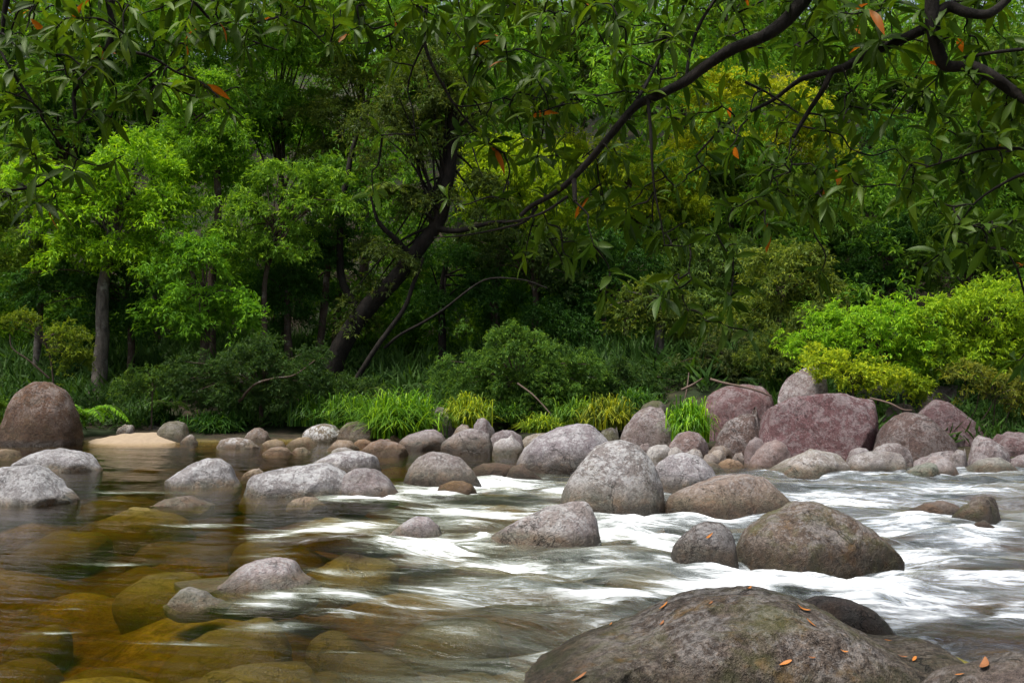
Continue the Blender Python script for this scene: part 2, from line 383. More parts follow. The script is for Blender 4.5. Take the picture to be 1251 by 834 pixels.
def grid_faces(nx, ny):
    i = np.arange(ny-1)[:, None]*nx + np.arange(nx-1)[None, :]
    return np.stack([i, i+1, i+nx+1, i+nx], -1).reshape(-1, 4)
tag(link('terrain', mesh_from('terrain', np.stack([X, Y, Z], -1).reshape(-1, 3), grid_faces(nx, ny), mats=[M_TERR])), 'dark leaf littered river bank rising from the amber cobble river bed', None, None, 'structure')

# ------------------------------------------------------------------ rocks
GREY=(.37,.36,.365); TAN=(.40,.30,.18); WHITE=(.55,.53,.50); DARK=(.12,.10,.088); PINK=(.33,.27,.255)
ROCK_BVH = {}; ROCK_FOOT = []
def rock(name, label, pts, base, tint=GREY, k=.72, lich=.35, moss=.0, wet=1.0, grain=.5, dist=None, zb=None, skew=.15, rough=.07, res=None, seed=None, cuts=(), under=0., group=None, key=None, sink=.45, cat=None, carve=(), nf=5):
    pts = np.array(pts, float)
    seed = seed if seed is not None else int(abs(pts[0, 0]*7+pts[0, 1]*13+base)) % 9973
    rg = np.random.default_rng(seed)
    xl, xr = pts[0, 0], pts[-1, 0]
    if dist is None:
        yf = at_z((xl+xr)/2, base, 0.0)[1]
        W = (xr-xl)/2*yf/F
        for _ in range(3):
            D = k*W; yc = yf + D*.92; W = (xr-xl)/2*yc/F
        z0 = -.02
    else:
        yc = dist; W = (xr-xl)/2*yc/F; D = k*W; z0 = zb if zb is not None else at_y((xl+xr)/2, base, yc)[2]
    c0 = at_y((xl+xr)/2, base, yc)
    prof = np.array([at_y(a, b, yc)[[0, 2]] for a, b in pts])
    pu = (prof[:, 0]-c0[0])/W; ph = np.maximum(prof[:, 1]-z0, .0)
    n = res or int(np.clip((xr-xl)*.55, 22, 190)); m = int(n*1.15)//2*2
    t = np.linspace(0, 1, n+1); u = -np.cos(np.pi*t)
    u = u*.75 + (t*2-1)*.25
    H = np.interp(u, pu, ph)
    kern = np.exp(-np.linspace(-2, 2, max(3, int(n*.09))|1)**2); kern /= kern.sum(); pad = len(kern)//2
    H = np.convolve(np.pad(H, pad, mode='edge'), kern, 'valid')
    H = np.maximum(H, .01)
    ax = np.maximum((1-np.abs(u)**2.3)**.5, .0)
    th = np.linspace(0, 2*np.pi, m, endpoint=False)
    cth, sth = np.cos(th), np.sin(th)
    Uu, C = np.meshgrid(u, cth, indexing='ij'); _, S = np.meshgrid(u, sth, indexing='ij')
    A = ax[:, None]; up_ = np.maximum(S, 0)**.92; dn = np.maximum(-S, 0)
    planes = [(nrm(np.array(c[:3], float)), c[3]) for c in cuts]
    for _ in range(nf):
        nn = nrm(rg.normal(size=3)*[1, 1, .5] + [0, -.5, .15]); planes.append((nn, rg.uniform(.73, .92)))
    off = rg.uniform(0, 50, 3); sc = 1.0/max(W, .08); hmax = ph.max()+1e-6; size = np.array([W, D, hmax]); loc = np.array([c0[0], yc, z0])
    B = sink*min(W, 1.2)*np.sqrt(np.maximum(A, .05)); amp = rough*min(W, hmax*1.6)
    H0 = H.copy()
    kern2 = np.exp(-np.linspace(-2, 2, max(5, int(n*.22))|1)**2); kern2 /= kern2.sum(); pad2 = len(kern2)//2
    def build(H):
        px_ = Uu*W
        py_ = D*A*np.sign(C)*np.abs(C)**.88
        pz_ = (H*np.sqrt(np.maximum(1-np.abs(u)**9, 0)))[:, None]*up_ - B*dn
        py_ = py_ + skew*D*(pz_/hmax)*(S > 0)
        if under:
            px_ = px_ - under*W*np.clip(1-pz_/hmax, 0, 1.3)*sstep(0, 1, Uu)
        P = np.stack([px_, py_, pz_], -1)
        for nn, dd in planes:                    # facets
            sdist = (P/size*nn).sum(-1) - dd
            P = P - (np.maximum(sdist, 0)*.82)[..., None]*nn*size
        low = fbm(P*sc*1.5+off, seed, 3); med = fbm(P*sc*5+off, seed+3, 3); hi = fbm(P*9+off, seed+8, 3); hj = -np.abs(fbm(P*17+off, seed+9, 2))
        dr = nrm(P/size**1.2 + 1e-6)
        return P + dr*((low*1.0 + med*.35)*amp*np.clip(A*1.5, .1, 1) + hi*.020*min(1, W) + hj*.010*min(1, W))[..., None]
    xt = np.interp(u, pu, pts[:, 0]); yt = np.interp(u, pu, pts[:, 1])       # outline the rock shows
    for it in range(4):
        P = build(H)
        if it == 3: break
        qx, qy = to_px(P + loc)
        bins = np.linspace(xl, xr, 25); top = np.full(24, np.nan); ib = np.digitize(qx.ravel(), bins)-1
        for q in range(24):
            vv = qy.ravel()[ib == q]
            if len(vv): top[q] = vv.min()
        ok = ~np.isnan(top); bc = (bins[1:]+bins[:-1])/2
        if ok.sum() < 4: break
        dz = (np.interp(xt, bc[ok], top[ok]) - yt)*yc/F
        dz = np.convolve(np.pad(dz, pad2, mode='edge'), kern2, 'valid')
        H = np.maximum(np.clip(H + .9*dz*np.clip(1.1-np.abs(u)**5, 0, 1), H0*.55, H0*1.35+.004), .01)
    for (ccx, ccy, crx, cry, cdep) in carve:
        qx, qy = to_px(P + loc)
        q = np.sqrt(((qx-ccx)/crx)**2 + ((qy-ccy)/cry)**2) + .06*fbm(P*4, 21, 3)
        P[..., 1] += cdep*sstep(1.06, .86, q)*(P[..., 1] < .35*D)*(1+.35*fbm(P*7, 22, 3))
    V = P.reshape(-1, 3)
    i = np.arange(n)[:, None]*m; j = np.arange(m)[None, :]; j1 = (j+1) % m
    f = np.stack([i+j, i+j1, i+m+j1, i+m+j], -1).reshape(-1, 4)
    cL = V[:m].mean(0); cR = V[-m:].mean(0); nV = len(V)
    V = np.vstack([V, cL, cR])
    jj = np.arange(m); f3 = np.vstack([np.stack([np.full(m, nV), (jj+1) % m, jj], -1), np.stack([np.full(m, nV+1), n*m+jj, n*m+(jj+1) % m], -1)])
    me = mesh_from(name, V, [f, f3], mats=[M_ROCK])
    if dist is None: ROCK_FOOT.append((c0[0], yc, W*.97, D*.95))
    o = link(name, me, None, tuple(loc))
    tag(o, label, cat or ('boulder' if name == 'boulder' else 'stone' if name in ('stone',) else 'rock'), group)
    o['tint'] = [float(c)*q for c, q in zip(tint, (.61, .64, .68))]; o['lichen'] = float(lich); o['moss'] = float(moss); o['wet'] = float(wet); o['grain'] = float(grain); o['dip'] = .10 if (xl+xr)/2 > 520 else .0
    if key:
        tri = np.vstack([f[:, [0, 1, 2]], f[:, [0, 2, 3]], f3])
        ROCK_BVH[key] = BVHTree.FromPolygons((V+loc).tolist(), tri.tolist())
    return o

B_, S_, K_ = 'boulder', 'stone', 'rock'
#  --- near right
rock(B_, 'huge brown granite boulder with a moss streak and scattered orange leaves', [(640,838),(649,826),(668,807),(699,783),(728,766),(764,751),(800,735),(836,723),(865,718),(920,717),(945,719),(970,726),(1012,743),(1057,766),(1096,778),(1138,784),(1164,791),(1181,801),(1190,815)], 905, (.20,.16,.13), .8, .22, .5, .55, 1.6, key='big', rough=.04, cuts=[(-.12,-.95,.30,.52),(.42,-.72,.55,.66)], skew=.38, carve=[(902,862,145,116,.085)], nf=3)
rock(B_, 'brown boulder cut off by the lower corner beside the huge mossy boulder', [(1110,848),(1122,833),(1147,816),(1181,806),(1223,798),(1251,795),(1300,799),(1350,820),(1370,850)], 935, (.19,.15,.13), .8, .15, .15, .4, 1.0, key='corner', rough=.03)
rock(B_, 'purple-grey wet boulder lying just behind the huge mossy boulder', [(968,742),(975,735),(984,730),(998,727),(1021,728),(1040,732),(1066,743),(1082,756),(1094,770)], 778, (.20,.17,.175), .5, .1, 0, 1.0, .7, rough=.03, nf=1)
rock(B_, 'large rounded brown boulder with ochre top standing in white rapids', [(896,676),(898,664),(903,655),(918,635),(945,620),(975,611),(1002,613),(1032,625),(1063,642),(1083,658),(1096,672),(1100,685)], 694, (.215,.16,.12), .72, .25, .6, .5, 1.0, skew=.2, rough=.03)
rock(B_, 'small dark grey speckled boulder touching the ochre-topped brown boulder', [(819,676),(822,664),(831,655),(848,641),(862,636),(881,638),(893,646),(899,660),(902,684)], 692, (.21,.185,.175), .72, .3, .1, .5, 1.0, key='dark', rough=.04)
rock(B_, 'slanting wedge boulder with green-grey flank alone in the white rapids', [(585,666),(595,657),(608,648),(635,633),(668,618),(699,612),(717,612),(729,622),(737,640),(738,655),(734,668)], 670, (.44,.385,.37), .62, .55, .1, .4, .5, skew=.25, cuts=[(-.5,-.75,.5,.6)], rough=.035, nf=2)
rock(B_, 'biggest pale domed boulder in midstream with a white lichen patch', [(682,614),(685,598),(690,585),(705,567),(725,545),(742,538),(762,537),(782,544),(799,562),(809,582),(813,602),(814,618)], 629, (.37,.335,.32), .75, .75, .1, 1.0, .5, skew=.2, rough=.04)
rock(B_, 'pale boulder leaning behind the biggest midstream dome, mauve top', [(628,572),(632,558),(638,548),(655,533),(682,521),(705,517),(722,518),(737,529),(748,542),(756,570)], 580, (.36,.32,.335), .75, .5, 0, 1.0, .4, skew=.2)
rock(B_, 'smooth light grey boulder wedged against the right flank of the midstream dome', [(792,580),(800,565),(815,556),(835,552),(855,557),(870,570),(878,582)], 602, (.42,.39,.40), .75, .6, 0, .5, .3)
rock(B_, 'low broad peach-tinted boulder with a dark wet right end in front of shore stones', [(808,612),(818,603),(831,597),(851,588),(881,579),(915,578),(935,584),(959,594),(974,607),(980,618)], 630, (.37,.285,.23), .6, .3, 0, .8, .5, cuts=[(.45,-.75,.4,.62)])
#  --- middle
rock(B_, 'rounded grey boulder with a brown stained face above a small orange rock', [(492,588),(495,577),(499,569),(511,557),(527,551),(544,553),(564,559),(578,572),(586,584),(590,592)], 594, (.35,.30,.28), .7, .45, 0, 1.0, .5)
rock(K_, 'small orange-brown rock at the foot of the brown-faced grey boulder', [(532,601),(537,593),(551,587),(564,587),(578,592),(584,602)], 605, (.30,.18,.08), .8, .1, .1, .5, .6)
rock(K_, 'low dark brown wet rock behind the small rapids', [(574,576),(580,569),(588,566),(608,565),(625,568),(634,575),(638,582)], 583, (.17,.11,.07), .6, .05, .1, .6, .5)
rock(K_, 'small wet rock with white water pouring over its right side', [(618,577),(626,569),(635,567),(650,576),(664,585)], 585, (.22,.16,.12), .6, .1, 0, .8, .5)
rock(B_, 'long low grey-green boulder with frosty top edge in the pool', [(292,603),(295,592),(300,585),(312,579),(335,573),(365,568),(390,565),(402,564),(415,570),(428,580),(445,592),(452,605)], 608, (.40,.385,.385), .5, .75, 0, .3, .5, skew=.25)
rock(B_, 'pinkish flat-topped boulder forming the right end of the long grey one', [(412,588),(424,577),(433,572),(447,571),(463,574),(475,583),(484,595),(489,606)], 608, (.34,.29,.29), .7, .3, .1, .3, .5, skew=.1)
rock(B_, 'pale frosted boulder lying behind the long grey boulder', [(360,578),(375,569),(390,560),(405,553),(425,550),(445,551),(460,556),(467,572)], 580, (.40,.37,.375), .6, .8, 0, .6, .5)
rock(S_, 'tiny tan stone peeping over the long grey boulder', [(294,583),(300,577),(308,573),(316,572),(324,577)], 586, TAN, .6, .2, 0, .3, .3)
rock(B_, 'pale humped boulder standing alone in the dark pool', [(192,595),(198,588),(208,582),(228,569),(248,560),(265,559),(279,564),(287,575),(295,594)], 596, (.42,.40,.395), .7, .7, 0, .3, .4, skew=.2, cuts=[(.55,-.75,.3,.68)])
rock(B_, 'flat pale oval boulder in the pool nearest the brown bank boulder', [(8,572),(22,561),(34,555),(50,550),(74,547),(97,550),(112,555),(121,566),(123,574)], 577, (.40,.385,.385), .6, .6, 0, .3, .4)
rock(B_, 'pale boulder cut by the frame edge with a whitish reflection below', [(-30,590),(-12,575),(0,570),(20,569),(42,567),(60,572),(77,586),(89,601),(95,614)], 618, (.41,.40,.40), .7, .65, 0, .3, .5, skew=.2)
rock(S_, 'thin flat tan stone at the pool edge below the brown bank boulder', [(-20,556),(-5,550),(10,547),(22,550),(27,557)], 558, TAN, .6, .1, 0, .4, .3)
rock(S_, 'pale stone tip behind the frame-edge pool boulder', [(-14,576),(-2,572),(8,571),(16,575)], 577, WHITE, .7, .4, 0, .4, .3)
rock(S_, 'low pinkish stone barely breaking the pool surface', [(185,618),(196,611),(212,606),(228,605),(243,608),(262,618)], 619, (.46,.38,.33), .7, .2, 0, .4, .4)
rock(S_, 'small pale tan stone beside foam below the long grey boulder', [(350,616),(358,610),(372,606),(386,607),(400,617)], 619, (.48,.38,.28), .7, .1, 0, .2, .4)
rock(B_, 'low pink-topped boulder with clear water sheeting over it in the dark pool', [(205,728),(240,722),(268,708),(290,692),(312,683),(336,680),(356,681),(366,690),(379,701),(391,715)], 722, (.56,.48,.47), .55, .5, 0, .3, .5, skew=.25)
rock(K_, 'small pale green rock lapped by foam in front of the pink-topped boulder', [(200,742),(210,729),(219,720),(230,716),(248,720),(268,731),(282,743)], 741, (.52,.50,.44), .6, .5, .2, .3, .5)
rock(K_, 'pale triangular rock half drowned between two tongues of white water', [(462,660),(478,650),(492,638),(507,630),(524,631),(536,641),(543,656)], 657, (.48,.42,.42), .6, .5, 0, .3, .5)
rock(K_, 'dark mossy-ended rock rising from the far rapids', [(1160,634),(1167,626),(1177,616),(1193,605),(1210,604),(1220,614),(1224,627),(1223,638)], 641, (.21,.17,.15), .6, .2, .7, .8, .7)
rock(K_, 'low pinkish rock awash behind the mossy-ended rock', [(1098,628),(1112,621),(1133,613),(1153,611),(1170,616),(1182,630)], 633, (.36,.28,.26), .6, .2, 0, .8, .5)
rock(S_, 'tiny wet stone awash below the mossy-ended rock', [(1184,645),(1192,638),(1202,635),(1213,642),(1221,650)], 650, (.25,.2,.19), .6, .1, 0, .8, .5)
#  --- left bank
rock(B_, 'tall brown bank boulder with black waterline stain and white lichen marks', [(-2,542),(0,530),(3,515),(8,498),(20,478),(40,466),(60,466),(80,475),(91,489),(96,508),(98,540)], 545, (.19,.10,.058), .8, .25, .1, 2.2, .9, skew=.1, rough=.03)
rock(S_, 'small pale stone on the sand beside the fern', [(141,532),(144,523),(152,519),(162,519),(167,530)], 534, (.36,.28,.21), .8, .5, .1, .3, .6, dist=23.3)
rock(K_, 'dark mossy rock behind the sand spit', [(160,532),(170,523),(185,519),(198,522),(208,534)], 536, DARK, .7, .1, .5, .3, .6, dist=24.0)
rock(K_, 'blunt olive-grey rock at the end of the sand spit', [(188,534),(196,519),(205,515),(216,514),(226,516),(231,526),(235,537)], 540, (.22,.19,.145), .8, .2, .3, .5, .7)
rock(S_, 'light wet stone at the tip of the sand spit', [(220,539),(226,534),(233,530),(238,533),(242,540)], 542, (.38,.33,.29), .7, .2, 0, .4, .5)
rock(S_, 'brown-grey pointed stone under the dark bush', [(296,537),(303,528),(310,523),(318,522),(326,527),(333,538)], 540, (.30,.23,.18), .8, .3, 0, .4, .6)
rock(S_, 'flat lichen-dotted stone mirrored in the pool', [(263,545),(268,538),(278,535),(292,534),(306,537),(317,545)], 548, (.34,.27,.21), .6, .7, 0, .3, .6)
rock(S_, 'tan rounded stone next to the lichen-dotted flat stone', [(318,543),(326,538),(336,536),(346,539),(352,545)], 547, TAN, .6, .1, 0, .3, .4)
rock(S_, 'flat pink-tan stone lowest of the pool-edge cobbles', [(320,553),(330,547),(340,545),(351,547),(358,553)], 555, (.42,.31,.22), .6, .1, 0, .3, .3)
rock(S_, 'long tan stone before the lichen-crusted rock', [(348,545),(356,538),(366,534),(378,534),(388,543)], 545, TAN, .6, .1, 0, .4, .4)
rock(S_, 'small flat cream stone in front of the long tan stone', [(354,552),(362,547),(371,546),(381,552)], 554, (.45,.36,.26), .6, .1, 0, .3, .3)
rock(K_, 'round rock thickly crusted with cream lichen', [(367,535),(372,526),(382,520),(395,517),(408,519),(418,527),(423,537)], 540, (.30,.25,.18), .8, 1.0, 0, .3, .6)
rock(K_, 'smooth dark brown rock tucked under the big grass tuft', [(411,532),(415,523),(424,516),(437,514),(452,518),(460,526),(464,538)], 541, (.22,.165,.115), .8, .15, .2, .3, .6)
rock(S_, 'pale tan stone sloping below the dark brown rock', [(398,546),(404,540),(415,537),(428,538),(440,548)], 550, (.44,.33,.22), .6, .15, 0, .3, .3)
rock(S_, 'thin white flat stone at the water edge', [(404,551),(412,547),(422,546),(436,551)], 553, WHITE, .6, .1, 0, .2, .3)
rock(S_, 'small orange-tan stone between the pointed tan rock and dark rock', [(430,543),(437,537),(447,536),(460,543)], 546, (.36,.22,.11), .6, .1, 0, .3, .4)
rock(K_, 'pointed tan rock with a pink flank at the pool edge', [(438,554),(443,547),(455,539),(468,535),(485,540),(496,546),(501,555)], 558, (.36,.24,.16), .7, .2, 0, .7, .4, cuts=[(.4,-.8,.4,.65)])
rock(S_, 'tiny brown stone at the foot of the big grass tuft', [(470,538),(476,533),(482,531),(492,538)], 541, (.25,.16,.09), .7, .1, .1, .2, .4)
rock(K_, 'broad pinkish-grey rock in front of the big grass tuft', [(481,547),(486,540),(496,532),(517,525),(530,524),(540,529),(549,540)], 550, (.35,.295,.285), .8, .25, 0, .9, .4)
rock(K_, 'purple-brown slab rock leaning between the two grass tufts', [(520,516),(524,505),(533,497),(545,498),(556,506),(564,516),(570,528)], 536, (.24,.185,.175), .7, .3, 0, 0, .7, dist=23.0)
rock(S_, 'small tan stone resting on top of the broad rock pair', [(552,532),(557,524),(564,518),(572,520),(578,530)], 537, (.36,.28,.2), .7, .3, 0, 0, .5, dist=21.7)
rock(K_, 'mauve round rock beside the yellowish grass tuft', [(577,528),(579,519),(584,512),(592,510),(600,513),(605,528)], 533, (.30,.24,.24), .8, .4, 0, 0, .6, dist=21.8)
rock(K_, 'wide mauve rock with knobbly top and wet foot', [(533,549),(540,540),(550,533),(562,526),(575,523),(588,525),(598,530),(605,548)], 555, (.33,.28,.275), .8, .35, 0, 1.0, .5)
rock(K_, 'bright white rock at the water edge, cleanest of the shore', [(601,549),(604,541),(612,536),(625,535),(635,540),(640,549)], 556, (.56,.52,.50), .7, .5, 0, .5, .3)
rock(K_, 'grey-mauve rock behind the bright white rock', [(597,538),(604,529),(614,525),(627,526),(637,533),(641,545)], 548, (.33,.275,.28), .7, .3, 0, .2, .5, dist=20.8)
rock(S_, 'flat tan slab behind the leaning pale midstream boulder', [(632,543),(642,533),(656,529),(672,528),(684,533)], 548, (.36,.30,.23), .7, .3, .1, .2, .5, dist=21.5)
rock(S_, 'small dark mossy stone under the third grass tuft', [(728,534),(736,526),(746,522),(755,524),(760,540)], 545, DARK, .8, .25, .4, .2, .8, dist=20.2)
rock(B_, 'conical mauve-brown boulder between two grass tufts', [(755,542),(759,528),(764,519),(776,504),(786,498),(797,496),(807,499),(819,509),(827,522),(832,540)], 549, (.30,.235,.225), .85, .35, .1, .3, .6, dist=20.2, rough=.035)
rock(K_, 'dark mossy rock peeping over the conical mauve boulder', [(780,503),(786,494),(797,489),(808,490),(818,500)], 510, (.13,.11,.085), .7, .1, .6, 0, .6, dist=22.5)
rock(K_, 'red-brown pointed rock in front of the arching green tuft', [(814,548),(820,538),(829,529),(841,526),(854,529),(862,537),(869,550)], 553, (.30,.21,.19), .75, .3, 0, .2, .5, dist=18.5)
rock(S_, 'white oval stone between dome and red-brown pointed rock', [(788,553),(794,546),(803,543),(814,543),(822,550)], 559, WHITE, .75, .3, 0, 0, .3, dist=18.3)
rock(S_, 'small white stone beside the white oval stone', [(815,553),(820,547),(828,545),(836,552)], 557, (.58,.54,.5), .75, .2, 0, 0, .3, dist=18.2)
rock(S_, 'pinkish stone wedged above the white oval stone', [(778,548),(784,542),(792,541),(798,548)], 552, PINK, .7, .2, 0, 0, .4, dist=18.7)
rock(S_, 'grey stone with lichen left of the pale pebble pair', [(833,559),(840,551),(848,547),(856,550),(861,561)], 565, (.34,.29,.25), .8, .4, 0, .1, .5, dist=17.6)
rock(S_, 'cream oval pebble, higher of the pale pebble pair', [(866,559),(871,551),(879,549),(886,552),(890,562)], 564, (.46,.39,.32), .8, .2, 0, .1, .4, dist=17.6)
rock(S_, 'cream flat pebble, lower of the pale pebble pair', [(857,563),(862,555),(869,553),(877,559),(881,565)], 567, (.44,.37,.31), .8, .2, 0, .1, .4, dist=17.2)
rock(S_, 'rust-tan flat stone with a wet edge', [(874,570),(881,563),(891,560),(903,563),(910,570)], 574, (.42,.28,.17), .7, .1, 0, .2, .4, dist=16.6)
rock(S_, 'grey-green stone next to the rust-tan flat stone', [(852,570),(860,564),(870,563),(880,569),(887,578)], 582, (.33,.30,.26), .7, .2, 0, .4, .4, dist=16.3)
rock(S_, 'small grey stone against the brown speckled boulder', [(893,562),(898,554),(906,552),(912,562)], 566, (.33,.27,.23), .8, .2, 0, 0, .4, dist=17.4)
rock(S_, 'long dark tan stone behind the cream pebbles', [(864,552),(872,545),(884,544),(896,552)], 556, (.26,.2,.15), .7, .2, 0, 0, .5, dist=18.2)
#  --- right bank
rock(B_, 'massive purple-red slab boulder with a slanting face and undercut end', [(920,548),(924,527),(933,506),(948,485),(962,477),(999,477),(1032,480),(1059,487),(1077,498),(1090,510),(1092,520)], 560, (.21,.105,.11), .65, .28, 0, 0, .6, dist=18.6, zb=.0, key='red', under=.3, rough=.03, cuts=[(-.15,-.9,.45,.62),(.78,-.6,-.22,.66)], skew=.3)
rock(B_, 'rounded purple-red boulder with a dead branch lying across it', [(853,508),(856,494),(868,480),(885,472),(912,469),(932,472),(944,482),(950,505)], 535, (.24,.125,.125), .75, .25, 0, 0, .6, dist=21.0, key='branch')
rock(B_, 'dark brown speckled boulder in front of the branch-topped red boulder', [(872,545),(877,528),(888,514),(905,506),(922,504),(934,512),(941,545)], 556, (.165,.108,.09), .8, .35, 0, 0, 1.0, dist=18.9)
rock(B_, 'pale pointed boulder perched above the massive purple-red slab', [(950,482),(954,472),(962,461),(976,452),(990,447),(1001,446),(1009,454),(1013,480)], 490, (.35,.27,.26), .7, .5, 0, 0, .5, dist=20.6, cuts=[(-.6,-.6,.5,.6)])
rock(B_, 'dark brown rounded boulder right of the undercut purple slab', [(1066,548),(1073,530),(1081,515),(1094,506),(1110,503),(1130,506),(1150,520),(1163,533),(1173,552)], 560, (.15,.098,.085), .75, .22, 0, 0, .8, dist=17.9)
rock(B_, 'dark purple sloping boulder under the yellow-green shrub', [(1112,520),(1125,498),(1143,487),(1160,491),(1183,507),(1204,523),(1214,535),(1219,552)], 558, (.185,.105,.108), .7, .2, 0, 0, .7, dist=18.8)
rock(B_, 'blackish flat-topped boulder deep under the shrub', [(1122,490),(1128,478),(1142,472),(1167,470),(1178,474),(1186,485),(1190,505)], 512, (.10,.075,.07), .7, .1, .1, 0, .6, dist=20.6)
rock(B_, 'dark red boulder running off the frame edge above the shore', [(1208,545),(1213,535),(1222,529),(1240,527),(1262,530),(1282,548)], 558, (.19,.115,.115), .75, .2, 0, 0, .6, dist=17.6)
rock(K_, 'grey-pink blocky rock with a squared right side', [(1180,566),(1184,551),(1188,540),(1195,531),(1209,535),(1226,545),(1232,552),(1235,566)], 570, (.34,.275,.27), .8, .45, 0, .1, .6, dist=16.4)
rock(B_, 'pale boulder with green tinge at its right end at the water edge', [(930,579),(937,573),(948,566),(975,554),(999,546),(1019,547),(1031,553),(1037,564),(1039,578)], 582, (.44,.39,.35), .65, .5, .25, .5, .4)
rock(K_, 'pink-topped round rock with a tan foot', [(913,570),(918,558),(926,547),(936,540),(949,537),(960,542),(967,556),(969,570)], 576, (.36,.26,.235), .8, .2, 0, .2, .4, dist=16.7)
rock(K_, 'narrow mauve rock standing left of the pink-topped round rock', [(907,562),(911,546),(915,539),(923,534),(932,538),(938,560)], 567, (.33,.25,.24), .8, .2, 0, .1, .4, dist=17.3)
rock(K_, 'wide pale rock with a black hollow along its foot', [(1034,575),(1036,562),(1044,555),(1063,551),(1086,551),(1103,555),(1110,563),(1108,576)], 581, (.40,.36,.34), .65, .35, .1, .6, .5, cuts=[(0,-.9,-.2,.7)])
rock(S_, 'small mauve rock tucked at the left end of the wide pale rock', [(1034,560),(1039,550),(1049,546),(1060,548),(1067,560)], 566, (.35,.30,.29), .7, .3, 0, .1, .5, dist=16.4)
rock(K_, 'brown-grey rounded rock behind the wide pale rock', [(1062,556),(1070,546),(1082,541),(1098,541),(1110,548),(1117,562)], 568, (.29,.235,.22), .7, .4, 0, .1, .6, dist=16.9)
rock(K_, 'green-grey pointed rock at the edge of the fast water', [(1102,581),(1110,573),(1121,568),(1136,564),(1144,567),(1149,583)], 587, (.33,.35,.30), .7, .2, .1, .6, .3)
rock(K_, 'pale pink rounded rock beside the green-grey pointed rock', [(1118,578),(1126,565),(1140,557),(1153,557),(1164,565),(1175,582)], 584, (.45,.38,.36), .7, .35, 0, .6, .4)
rock(K_, 'long low mauve rock behind the pale pink rounded rock', [(1110,566),(1122,560),(1143,552),(1163,550),(1180,560)], 571, (.33,.275,.27), .7, .3, 0, .1, .5, dist=16.5)
rock(S_, 'grey lump stone right of the long low mauve rock', [(1158,568),(1162,556),(1170,549),(1180,551),(1184,560),(1184,570)], 574, (.29,.25,.24), .8, .3, .1, .1, .6, dist=16.2)
rock(K_, 'low pale green-white rock sloping into the water', [(1176,573),(1186,566),(1200,560),(1220,558),(1234,564),(1244,575)], 577, (.44,.42,.39), .65, .4, .1, .6, .3)
rock(K_, 'flat mauve rock at the frame edge by the water', [(1228,567),(1238,558),(1252,554),(1268,560),(1280,570)], 574, (.34,.28,.28), .65, .3, 0, .4, .4)
rock(K_, 'shadowy brown rock in the gap below the yellow shrub', [(1078,508),(1086,497),(1100,492),(1114,495),(1124,508)], 514, (.14,.10,.09), .7, .1, 0, 0, .6, dist=19.8)

# ------------------------------------------------------------------ water
FOAM_GLINTS = [  # px, py, rx, ry, strength (where the white water breaks, plus thin painted glints on the pool)
 (530,602,60,7,.75),(610,592,55,9,.75),(690,600,40,8,.5),(445,612,55,8,.7),(575,629,70,8,1.0),(660,625,55,7,.7),
 (395,650,45,7,.75),(440,643,60,6,.5),(530,672,62,13,1.0),(480,668,28,6,.8),(610,688,70,8,.85),(720,690,60,7,.65),(760,640,55,14,.85),(800,655,50,12,.8),
 (860,622,60,12,.55),(770,622,40,8,.6),(755,725,55,9,.85),(850,713,60,11,1.0),(800,668,30,7,.8),(930,705,70,10,.85),(1060,718,62,16,1.0),(1000,703,60,10,.75),
 (1150,725,60,12,.6),(1238,736,24,9,1.0),(1215,792,45,16,1.0),(1130,770,50,12,.6),(1100,742,50,12,.6),(1200,700,70,10,.5),(920,690,60,8,.7),
 (1050,612,60,7,.6),(1010,600,70,8,.4),(1150,600,90,8,.35),(1100,640,80,10,.5),(1200,655,60,10,.4),(1130,670,90,14,.45),(980,620,30,6,.4),
 (315,742,42,7,.7),(345,728,30,5,.6),(410,728,60,8,.45),(420,752,50,6,.5),(290,790,20,4,.0),(500,750,60,7,.35),(560,770,40,4,.45),(600,720,110,16,.32),
 (690,800,35,14,.55),(730,760,40,14,.4),(560,640,40,6,.4),(330,764,45,4,.55),(690,655,60,9,.35),(590,660,30,8,.45),(1170,577,60,5,.35),(1075,585,60,4,.25),
 (700,740,50,8,.4),(150,602,60,1.6,.5),(250,641,50,1.8,.4),(60,744,40,1.8,.5),(55,770,45,1.5,.4),(230,783,60,2,.35),(335,655,40,2.2,.5),(120,690,60,1.8,.3),(470,790,60,2,.35),(520,735,60,2.5,.5),(430,700,50,2.5,.45),(320,684,40,4,.3),(1060,790,40,8,.5),(1100,800,40,8,.6),  # the hair-thin pool patches are painted surface glints
]
HUMP = [(430,622,95,13,.085),(425,672,80,14,.11),(790,680,75,16,.08),(765,737,75,13,.09),(330,700,85,18,.06),(560,765,120,12,.04),(1040,735,60,12,.06),(1140,635,60,9,.05),(650,745,90,12,.03)]
wx = np.concatenate([np.linspace(-34, -14, 60, endpoint=False), np.arange(-14, 14, .055), np.linspace(14, 34, 60)])
wy = np.concatenate([np.arange(1.2, 4.0, .05), np.arange(4.0, 10.5, .035), np.arange(10.5, 15, .055), np.arange(15, 27.5, .1)])
WXg, WYg = np.meshgrid(wx, wy)
P0 = np.stack([WXg, WYg, WXg*0], -1)
PX, PY = to_px(P0)
n_w = fbm(P0*[.5, 1.2, 1], 41, 3)
foam = np.zeros_like(WXg)
for (a, b, rx, ry, s) in FOAM_GLINTS:
    q = ((PX-a)/rx)**2 + ((PY-b)/ry)**2
    foam = np.maximum(foam, s*np.exp(-q*.8))
right0 = 0; right = sstep(330, 860, PX + (PY-600)*0.6)
inriver = sstep(566, 590, PY + np.maximum(PX-820, 0)*.02)
base = (.055*right + .07*sstep(780, 1000, PX))*inriver  # faint foam base, also painting the sky's silver sheen to the right
ring = np.zeros_like(foam); pile = np.zeros_like(foam)
